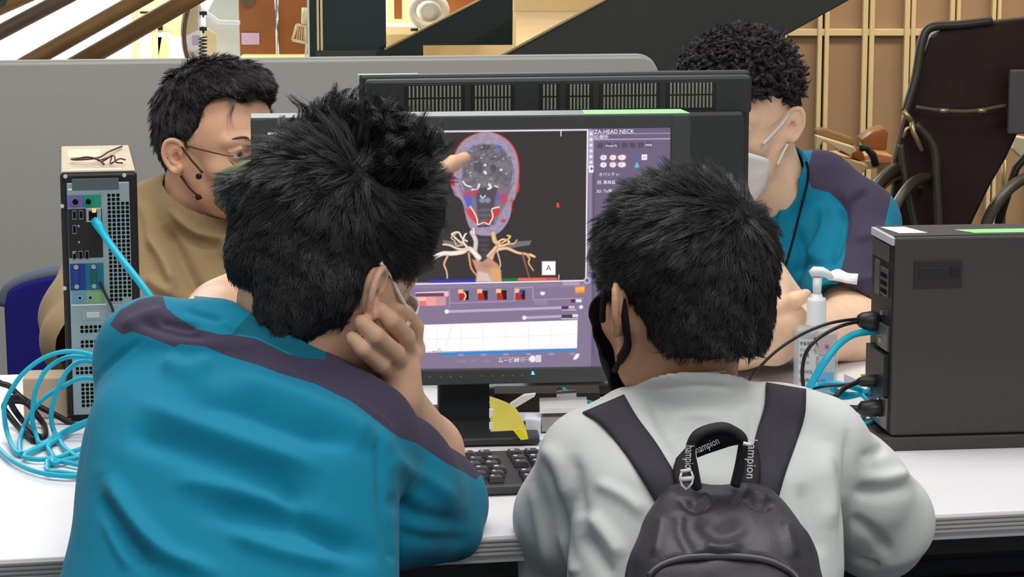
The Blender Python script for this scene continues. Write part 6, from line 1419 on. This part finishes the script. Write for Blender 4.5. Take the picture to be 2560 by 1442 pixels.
    co_ = np.array([list(onto(a[0]*(1-k)+b_[0]*k, a[1]*(1-k)+b_[1]*k, .002)) for a, b_ in zip(A, B) for k in (0, .33, .66, 1)]); idx = np.arange(len(co_)).reshape(-1, 4)
    me = bpy.data.meshes.new('name_sticker'); np_mesh(me, co_, np.stack([idx[:-1, :-1], idx[1:, :-1], idx[1:, 1:], idx[:-1, 1:]], -1).reshape(-1, 4)); o = put('name_sticker', me, M_paper, root, I.copy()); md = o.modifiers.new('t', 'SOLIDIFY'); md.thickness = .001; md.offset = 1
    # lanyard
    lan = [onto(x, y, .003) for x, y in ((2016, 405), (2021, 425), (2020, 450), (2012, 485), (2000, 530), (1985, 590), (1968, 650), (1955, 690))]
    tag(MB().tube(spline([tuple(v) for v in lan], 5),   .0016, 8, flat=2.2, up=(0, 1, 0)).build('lanyard', M_maskk), 'black lanyard around the neck of the curly-haired person', 'lanyard')
    # hair
    lo, hi = bounds([O], .17); F = Field(lo, hi, .0032)
    def E(c, r, k=.015, mode='add'): F.ell(L(*c), np.array(r)*s, R, k, mode)
    E((0, -.013, .042), (.0780, .094, .080)); E((0, -.045, -.005), (.068, .060, .055), .03); E((0, .02, .078), (.072, .078, .036), .03)
    E((0, .130, .000), (.15, .088, .082), .006, 'cut'); E((0, .085, -.065), (.12, .09, .07), .006, 'cut'); E((.088, .028, -.012), (.030, .046, .058), .006, 'cut'); E((-.088, .028, -.012), (.030, .046, .058), .006, 'cut'); E((0, -.03, -.075), (.1, .1, .036), .004, 'cut')
    hair, co, Fc = bake(F, 'hair', M_hcap, root, 2, cr=(.002, 160, 8)); hair.matrix_local = I.copy(); del F
    def flow(g, n, r):
        d = n*.8+r.normal(size=g.shape)*.6; return d/np.linalg.norm(d, axis=1, keepdims=True)
    hair_strands('hair_curls', co, Fc, lambda g: (to_local(g, O, R, s)[:, 2] > .035)*np.where((to_local(g, O, R, s)[:, 1] > .02) & (to_local(g, O, R, s)[:, 2] < .056), 0, 1.), flow, lambda g: np.full(len(g), .0115), hair, M_hairb, 1700, 20, .00045, .0024, .6, .0050, 41, seg=8)
    def flow2(g, n, r):
        d = n*.25+np.array((0, 0, -1.))+r.normal(size=g.shape)*.15; return d/np.linalg.norm(d, axis=1, keepdims=True)
    hair_strands('hair_fade', co, Fc, lambda g: (to_local(g, O, R, s)[:, 2] <= .04)*(to_local(g, O, R, s)[:, 1] < .03)*1., flow2, lambda g: np.full(len(g), .006), hair, M_hairb, 900, 16, .0003, .003, .1, 0, 42, seg=4)
    face_mask(root, I, O, R, s, M_maskw, .078, top=-.036, bottom=-.124)
    b = MB(); b.tube(spline([L(-.080, -.004, .018), L(-.077, .030, .004), L(-.067, .078, -.014)], 6), .0020, 8); b.tube(spline([L(-.077, -.000, -.034), L(-.076, .018, -.044), L(-.074, .036, -.058)], 6), .0020, 8); b.build('mask_loop', M_maskw, root, I.copy())
    eyes(L, R, s, root, I)
    seat(root, 0, 0, 172, .46, 'round blue stool under the curly-haired person')
    return root
person_scrubs()
boy()
backpack()
person_tan()
person_curly()
# ================================================================== CABLES, BOTTLE, KEYBOARD, PAPERS
def wire(name, pts, r, m, lb, cat='cable', n=6, seg=8):
    v = spline([tuple(P(*q)) if len(q) == 3 else tuple(q) for q in pts], n)
    return tag(MB().tube(v, r, seg).build(name, m), lb, cat)
# network cable plugged into the silver tower
t = thing('network_cable', 'cyan network cable plugged into the silver computer and running behind the teal shoulder', 'cable', Matrix())
pp = spline([tuple(P(x, y, d)) for x, y, d in ((225, 528, 2.852), (238, 552, 2.835), (262, 590, 2.80), (300, 643, 2.77), (345, 700, 2.75), (378, 745, 2.74), (420, 800, 2.74), (470, 900, 2.76), (520, 1010, 2.80))], 6)
MB().tube(pp, .0042, 10).build('cord', M_cyan, t)
MB().tube([P(222, 524, 2.856), P(238, 550, 2.836), P(256, 580, 2.81)], [.0052, .0066, .0046], 10).build('boot', M_cyan, t)
wire('thin_cable', [(236, 640, 2.865), (240, 668, 2.85), (250, 705, 2.845), (266, 740, 2.84), (282, 775, 2.84), (300, 850, 2.84), (330, 960, 2.85), (350, 1054, 2.87)], .0017, M_blackc, 'thin black cable hanging down the back of the silver computer')
# coil of cyan network cable at the left
seqs = [[(54, 1135), (38, 1127), (19, 1086), (11, 1040), (13, 1006), (31, 970), (59, 932), (103, 898), (144, 882), (180, 878), (228, 886), (262, 905)],
        [(262, 900), (228, 893), (167, 893), (121, 919), (100, 950), (87, 983), (82, 1019), (81, 1052), (90, 1086), (103, 1108), (144, 1088), (180, 1068), (214, 1053), (262, 1030)],
        [(262, 925), (226, 903), (195, 906), (167, 929), (146, 968), (136, 999), (128, 1034), (131, 1065), (137, 1088), (120, 1104), (90, 1120), (54, 1133)],
        [(49, 1111), (54, 1083), (67, 1052), (85, 1022), (115, 991), (154, 968), (190, 949), (221, 945), (262, 960)],
        [(262, 1025), (210, 1062), (180, 1076), (144, 1096), (103, 1117), (60, 1140), (90, 1148), (123, 1146), (154, 1141), (180, 1129), (203, 1122), (262, 1100)],
        [(262, 1160), (203, 1146), (180, 1134), (159, 1117), (147, 1100), (120, 1116), (133, 1140), (133, 1158), (164, 1150), (203, 1142), (262, 1130)],
        [(262, 1190), (203, 1187), (150, 1180), (121, 1178), (118, 1165), (133, 1150)], [(262, 1180), (195, 1189), (144, 1188), (103, 1182), (64, 1169), (26, 1148), (0, 1125), (-40, 1090), (-80, 1050)]]
allp = []
for k, s_ in enumerate(seqs):
    for x, y in s_:
        tb_ = T(x, y, .7455); dt = px_of(np.array(tb_))[2]; dmax = 2.73+.012*k-(.03 if y > 1100 else 0)
        allp.append(tuple(P(x, y, min(float(dt), dmax+.03)) if y < 1120 else tb_))
tag(MB().tube(spline(allp, 5), .0029, 8).build('cable_coil', M_cyan), 'loose coil of cyan network cable standing on the table at the far left', 'cable')
bl = [(-20, 940), (0, 957), (23, 965), (41, 983), (64, 1001), (103, 1019), (144, 1040), (177, 1058), (215, 1075)]
tag(MB().tube(spline([tuple(P(x, y, 2.86)) for x, y in bl], 6), .0038, 8).build('power_cable', M_blackc), 'black power cable entering from the left edge toward the silver computer', 'cable')
bl = [(64, 1005), (46, 990), (28, 998), (30, 1013), (40, 1030), (59, 1055), (85, 1083), (104, 1092), (114, 1086), (110, 1063), (98, 1045), (80, 1020), (58, 1004), (20, 1004), (10, 1018), (21, 1037), (51, 1073), (85, 1101)]
tag(MB().tube(spline([tuple(P(x, y, min(2.84, float(px_of(np.array(T(x, y, .7445)))[2])))) for x, y in bl], 6), .0036, 8).build('cable_loop', M_blackc), 'tangled loop of black cable inside the cyan coil', 'cable')
wire('thin_cable', [tuple(T(x, y, .7412)) for x, y in ((-30, 1213), (0, 1213), (80, 1212), (195, 1199), (330, 1170))], .0011, mat('grey_wire', rgb(120, 118, 116), .5, .3), 'thin grey wire lying across the white table at the lower left')
# beige box behind the coil
a = T(60, 1048); b_ = T(182, 1048); 
b = MB(); b.box((0, 0, 0), (b_.x-a.x-.006, .05, .050), .002); o = b.build('cardboard_box', mat('beige_card', rgb(206, 182, 156), .8, .2, noise=.04, nscale=40), None, frame((a.x, a.y, .7405), 6)); tag(o, 'low beige cardboard box on the table left of the silver computer', 'box')
# ---------------------------------------------------------------- keyboard
kf = T(1290, 1238); ky = TY-1
F5 = frame((kf.x, kf.y, .7405), ky, 0)
t = thing('keyboard', 'black keyboard on the white table between the two people in front', 'keyboard', F5)
M_kb = mat('keyboard_black', rgb(40, 40, 44), .45, .45); M_key = mat('key_black', rgb(44, 40, 44), .32, .55); M_kb2 = mat('keyboard_edge', rgb(62, 66, 68), .5, .4)
MB().prism([(0, .0), (.142, .0), (.142, .014), (.135, .016), (.012, .010), (0, .008)], -.30, .155, axis='x', bev=.002).build('base', M_kb, t)
MB().box((-.30, -.0008, .0015), (.155, .010, .010), .002).build('front_lip', M_kb2, t)
tl = .045
key = MB(); kb_ = bmesh.new(); bmesh.ops.create_cube(kb_, size=1)
for v in kb_.verts:
    v.co = Vector((v.co.x*(.0168 if v.co.z < 0 else .0125), v.co.y*(.0172 if v.co.z < 0 else .0135)+(.0008 if v.co.z > 0 else 0), v.co.z*.0055+.0027))
bmesh.ops.bevel(kb_, geom=kb_.edges[:], offset=.0009, segments=2, affect='EDGES'); kme = bpy.data.meshes.new('key'); kb_.to_mesh(kme); kb_.free(); kme.materials.append(M_key)
others = MB(); legend = MB(); nk = 0
rows_ = [(0, .0210), (1, .0392), (2, .0573), (3, .0753), (4, .0934), (5, .117)]
for r_, yy in rows_:
    xs_ = [-.285+.01905*k+(.0045*r_ % .0095) for k in range(15)]
    xs_ = [x for x in xs_ if x < -.008]+[.018, .037, .056] + [.085+.019*k for k in range(4)]
    for x in xs_:
        if r_ == 2 and .01 < x < .07: continue
        wide = 1.0
        M = Matrix.Translation((x, yy, .0102+.045*(yy-.012))) @ Matrix.Rotation(tl, 4, 'X')
        if -.135 < x < .07:
            o = bpy.data.objects.new('key', kme); COL.objects.link(o); o.parent = t; o.matrix_local = M; nk += 1
            lg = MB(); s0 = ((r_*7+int(x*1000)) % 3)*.0007
            lg.box((-.0045, .001, .0053), (-.0015+s0, .0035+s0*.5, .00555)); lg.build('legend', M_paper, o)
        else: others.box((-.0078, -.008, 0), (.0078, .008, .0055), .001, M)
o = others.build('keys', M_key, t); o['kind'] = 'stuff'
wire('keyboard_cable', [tuple(T(x, y, z)) for x, y, z in ((1165, 1152, .7440), (1200, 1135, .752), (1246, 1112, .755), (1275, 1128, .756), (1306, 1148, .762))], .0022, mat('cable_grey', rgb(64, 70, 70), .5, .4), 'dark cable bent in a peak across the monitor base')
# ---------------------------------------------------------------- yellow plastic file and white things under the monitor
def upright(name, pix, d, th, m, lb=None, cat=None, par=None, z0=None):
    pts = [P(x, y, d) for x, y in pix]; y0 = pts[0].y
    b = MB(); b.prism([(q.x, max(q.z, .741)) for q in pts], y0, y0+th); o = b.build(name, m, par)
    return tag(o, lb, cat) if lb else o
t = thing('yellow_sheet', 'translucent yellow plastic sheet standing behind the monitor neck', 'plastic sheet', Matrix())
arc = [tuple(v[:2]) for v in spline([(1224, 991, 0), (1258, 1003, 0), (1285, 1018, 0), (1302, 1042, 0), (1314, 1072, 0), (1320, 1098, 0)], 5)]
upright('sheet', arc+[(1303, 1101), (1284, 1079), (1226, 1082)], 2.73, .0015, mat('yellow_plastic', rgb(252, 236, 112), .4, .4, alpha=.92, noise=.08, nscale=30), par=t)
upright('folded_corner', [(1283, 1076), (1300, 1072), (1319, 1090), (1321, 1098), (1303, 1101)], 2.726, .002, mat('yellow_bright', rgb(244, 224, 30), .4, .4), par=t)
upright('white_clip', [(1223, 1023), (1232, 1023), (1232, 1042), (1223, 1046)], 2.726, .004, M_paper, par=t); upright('white_clip', [(1223, 1057), (1232, 1057), (1232, 1074), (1223, 1073)], 2.726, .004, M_paper, par=t)
upright('white_strap', [(1275, 1010), (1310, 987), (1339, 984), (1337, 990), (1288, 1020)], 2.78, .008, mat('white_plastic', rgb(232, 230, 226), .4, .4), 'slanting white plastic strip behind the yellow sheet', 'strip')
t = thing('white_bracket', 'white plastic bracket and tray under the front monitor', 'bracket', Matrix())
M_wp = MATS['white_plastic']
upright('upright_plate', [(1392, 985), (1441, 982), (1441, 1024), (1392, 1024)], 2.86, .02, M_wp, par=t); upright('tray', [(1350, 1021), (1470, 1018), (1470, 1031), (1349, 1034)], 2.80, .06, M_wp, par=t)
upright('support', [(1360, 1030), (1376, 1030), (1376, 1090), (1360, 1090)], 2.84, .02, M_wp, par=t)
upright('clear_case', [(1354, 1045), (1470, 1042), (1470, 1080), (1354, 1080)], 2.80, .04, mat('clear_grey', rgb(170, 170, 166), .2, .5, alpha=.8), 'greyish clear plastic case under the white tray', 'case')
upright('paper_box', [(1313, 1050), (1352, 1053), (1352, 1094), (1316, 1094)], 2.785, .04, M_paper, 'small white carton right of the yellow sheet', 'box')
o = MB().box((0, 0, 0), (.085, .012, .007), .001).build('teal_ruler', mat('teal_strip', rgb(22, 120, 130), .5, .4), None, frame(T(1318, 1084, .7412), 4)); tag(o, 'flat teal strip lying on the table beside the yellow sheet', 'strip')
o = MB().box((0, 0, 0), (.10, .05, .0012)).build('paper_note', M_paper, None, frame(T(1318, 1102, .7408), 4)); tag(o, 'white sheet of paper lying under the monitor at the white sleeve', 'paper')
wire('black_cable', [(1398, 975, 2.89), (1412, 992, 2.88), (1430, 1008, 2.88), (1450, 1028, 2.88), (1470, 1075, 2.86)], .0036, M_blackc, 'short black cable curving down over the white bracket')
wire('cyan_cable', [(1405, 975, 2.90), (1425, 992, 2.895), (1450, 1006, 2.89), (1480, 1012, 2.89), (1530, 1040, 2.88)], .0050, M_cyan, 'piece of cyan cable showing behind the white bracket')
upright('power_adapter', [(1440, 985), (1500, 984), (1500, 1014), (1468, 1012), (1440, 1000)], 2.95, .03, M_black, 'black power adapter behind the monitor near the white shoulder', 'adapter')
upright('dark_fill_box', [(1236, 984), (1500, 982), (1500, 1044), (1236, 1048)], 2.925, .045, mat('dark_brown_box', rgb(74, 64, 58), .6, .3), 'added dark brown box filling the dark gap behind the yellow sheet and white strip', 'box')  # box added to keep the area behind the white pieces dark
upright('white_tag', [(1059, 1008), (1071, 998), (1071, 1040), (1062, 1020)], 2.90, .003, M_paper, 'small white tag left of the monitor neck beside the forearm', 'tag')
# ---------------------------------------------------------------- hand sanitiser
BD_ = 2.99; c0 = T(2037, 985)
t = thing('sanitizer_bottle', 'clear hand sanitizer bottle with white pump in front of the folded hands', 'bottle', frame((c0.x, c0.y, .7405), -4))
s1 = float(px_of(np.array(c0))[2])/FPX; hw = 54*s1; hb_ = 172*s1
M_clear = mat('clear_plastic', rgb(214, 224, 230), .08, .5, alpha=.38); M_pump = mat('pump_white', rgb(232, 236, 236), .4, .45)
MB().box((-hw, -.017, 0), (hw, .017, hb_), .008, seg=3).build('body', M_clear, t)
MB().box((-hw+.003, -.014, .003), (hw-.003, .014, hb_*.48), .006, seg=3).build('gel', mat('gel', rgb(196, 216, 228), .1, .5, alpha=.5), t)
MB().box((-hw+.004, .0125, hb_*.12), (hw-.012, .0135, hb_*.86)).build('rear_label', mat('label_haze', rgb(226, 228, 232), .7, .2, alpha=.75), t)
MB().box((-hw+.005, -.0182, hb_*.10), (-hw+.030, -.0174, hb_*.84)).build('front_label', mat('label_white', rgb(222, 226, 226), .7, .2, alpha=.85), t)
MB().box((hw-.026, -.0182, hb_*.10), (hw-.006, -.0174, hb_*.36), .0003).build('blue_mark', mat('label_blue', rgb(110, 184, 228), .6, .3), t)
MB().box((hw-.028, -.0182, hb_*.36), (hw-.004, -.0176, hb_*.60), .0003).build('pale_label', mat('label_pale', rgb(205, 214, 222), .6, .3, alpha=.7), t)
MB().box((hw-.030, -.0184, hb_*.62), (hw-.002, -.0176, hb_*.92), .0003).build('pink_label', mat('label_pink', rgb(214, 196, 200), .6, .3, alpha=.7), t)
M_ink = mat('ink_grey', rgb(90, 92, 100), .7, .2); fr_ = lambda x, z: Matrix.Translation((x, -.0188, z)) @ Matrix.Rotation(math.pi/2, 4, 'X')
for k, (wd, z) in enumerate((('手指消毒', .76), ('アルコール', .66), ('手指用', .58), ('ジェル', .48), ('使用方法', .34), ('消毒用エタノール', .22))): text(wd, .0052, M_ink, t, fr_(-hw+.006, hb_*z), 'lettering', .0001, 'LEFT', .8)
text('手', .007, mat('ink_red', rgb(170, 70, 90), .6, .2), t, fr_(hw-.018, hb_*.70), 'lettering', .0001)
MB().prism([(0, .0), (.012, .004), (.004, -.004), (.006, -.012)], -.0190, -.0184, Matrix.Translation((-.004, 0, hb_*.86))).build('arrow_mark', M_black, t)
zc = hb_
MB().lathe([(.001, zc-.002), (.0135, zc-.002), (.0135, zc+.004), (.0122, zc+.008), (.0120, zc+.032), (.0108, zc+.036), (.0075, zc+.037), (.0065, zc+.041), (.001, zc+.041)], n=30).build('cap', M_pump, t)
MB().cyl((0, 0, zc+.04), (0, 0, zc+.062), .0052, .0060, 18).build('pump_stem', M_pump, t)
MB().tube([(-.009, 0, zc+.066), (-.004, 0, zc+.069), (.006, 0, zc+.069), (.013, 0, zc+.066), (.018, 0, zc+.060)], [.004, .0068, .0064, .0050, .0034], 14).build('pump_head', M_pump, t)
MB().cyl((0, 0, .01), (0, 0, zc), .0022, n=8).build('dip_tube', M_pump, t)
# ---------------------------------------------------------------- cables of the black computer
RD = 2.76
def plug(name, pts, r, lb, flat=.8):
    return tag(MB().tube([P(*q) for q in pts], r, 10, flat=flat).build(name, M_black), lb, 'plug')
t = thing('video_cable', 'pair of black video cables with one dark plug, topmost on the black computer', 'cable', Matrix())
MB().tube([P(2200, 806, RD), P(2178, 802, RD), P(2152, 800, RD), P(2142, 798, RD)], [.010, .012, .009, .005], 12).build('plug', M_black, t)
MB().tube(spline([tuple(P(*q)) for q in ((2148, 797, 2.76), (2110, 801, 2.75), (2060, 812, 2.74), (2000, 838, 2.74), (1940, 878, 2.74), (1895, 922, 2.74), (1870, 955, 2.75), (1850, 990, 2.76))], 6), .0019, 8).build('cord', M_blackc, t)
MB().tube(spline([tuple(P(*q)) for q in ((2150, 803, 2.76), (2110, 812, 2.74), (2070, 830, 2.73), (2035, 855, 2.72), (2014, 885, 2.72), (2006, 925, 2.72), (2008, 965, 2.72), (2014, 1010, 2.73))], 6), .0022, 8).build('cord', M_blackc, t)
wire('network_cable', [(2205, 826, 2.77), (2180, 828, 2.765), (2135, 836, 2.75), (2100, 858, 2.74), (2068, 895, 2.73), (2040, 938, 2.73), (2020, 978, 2.73), (2010, 1020, 2.74)], .0042, M_cyan, 'cyan network cable plugged into the black computer and arching over the white shoulder')
t = thing('usb_cable', 'black cable with a flat plug in the middle of the black computer', 'cable', Matrix())
MB().tube([P(2200, 952, RD), P(2176, 952, RD), P(2152, 954, RD), P(2142, 955, RD)], [.009, .009, .007, .004], 10, flat=.8).build('plug', M_black, t)
MB().tube(spline([tuple(P(*q)) for q in ((2146, 954, 2.76), (2115, 968, 2.75), (2095, 985, 2.74), (2070, 1010, 2.74))], 6), .0030, 8).build('cord', M_blackc, t)
MB().tube(spline([tuple(P(*q)) for q in ((2150, 958, 2.77), (2100, 962, 2.77), (2060, 966, 2.77), (2030, 972, 2.76))], 6), .0016, 8).build('cord', M_blackc, t)
t = thing('monitor_cable', 'thick black monitor cable with screw plug at the bottom of the black computer', 'cable', Matrix())
MB().tube([P(2212, 1020, RD-.01), P(2180, 1020, RD-.01), P(2155, 1022, RD-.01), P(2145, 1022, RD-.01)], [.0125, .0125, .0115, .006], 12, flat=.8).build('plug', M_black, t)
MB().tube(spline([tuple(P(*q)) for q in ((2150, 1022, 2.75), (2120, 1020, 2.75), (2090, 1012, 2.75), (2050, 1010, 2.75))], 6), .0042, 8).build('cord', M_blackc, t)
pts = [(2205, 1000), (2175, 985), (2130, 968), (2085, 958), (2045, 965), (2030, 975), (2060, 988), (2110, 993), (2150, 985), (2176, 975), (2168, 985), (2120, 985), (2080, 972), (2100, 962), (2140, 965), (2160, 990), (2176, 1010), (2160, 1040), (2140, 1052), (2165, 1060), (2190, 1048), (2160, 1070), (2175, 1085), (2200, 1075)]
tag(MB().tube(spline([tuple(P(x, y, 2.80+.012*math.sin(i*1.9))) for i, (x, y) in enumerate(pts)], 6), .0032, 8).build('cable_bundle', M_cyan), 'bundle of looped cyan cable beside the back of the black computer', 'cable')
upright('yellow_note', [(2150, 936), (2182, 934), (2182, 944), (2158, 946)], 2.86, .002, MATS['yellow_bright'], 'small yellow note behind the plugs of the black computer', 'note')
upright('white_tent_card', [(2110, 934), (2168, 962), (2112, 968)], 2.90, .004, M_paper, 'small white folded card on the table behind the cyan cable bundle', 'card')
# repeats share a group
for o in COL.objects:
    if o.parent is None and 'category' in o:
        g = {'handrail': 'wooden stair handrails', 'stool': 'round blue stools at the table', 'leather_cushion': 'tan leather cushions on the bench', 'office_chair': 'blue office chairs', 'wheelchair': 'wheelchairs by the timber wall', 'person': 'people around the table'}.get(o.name.split('.')[0])
        if g: o['group'] = g
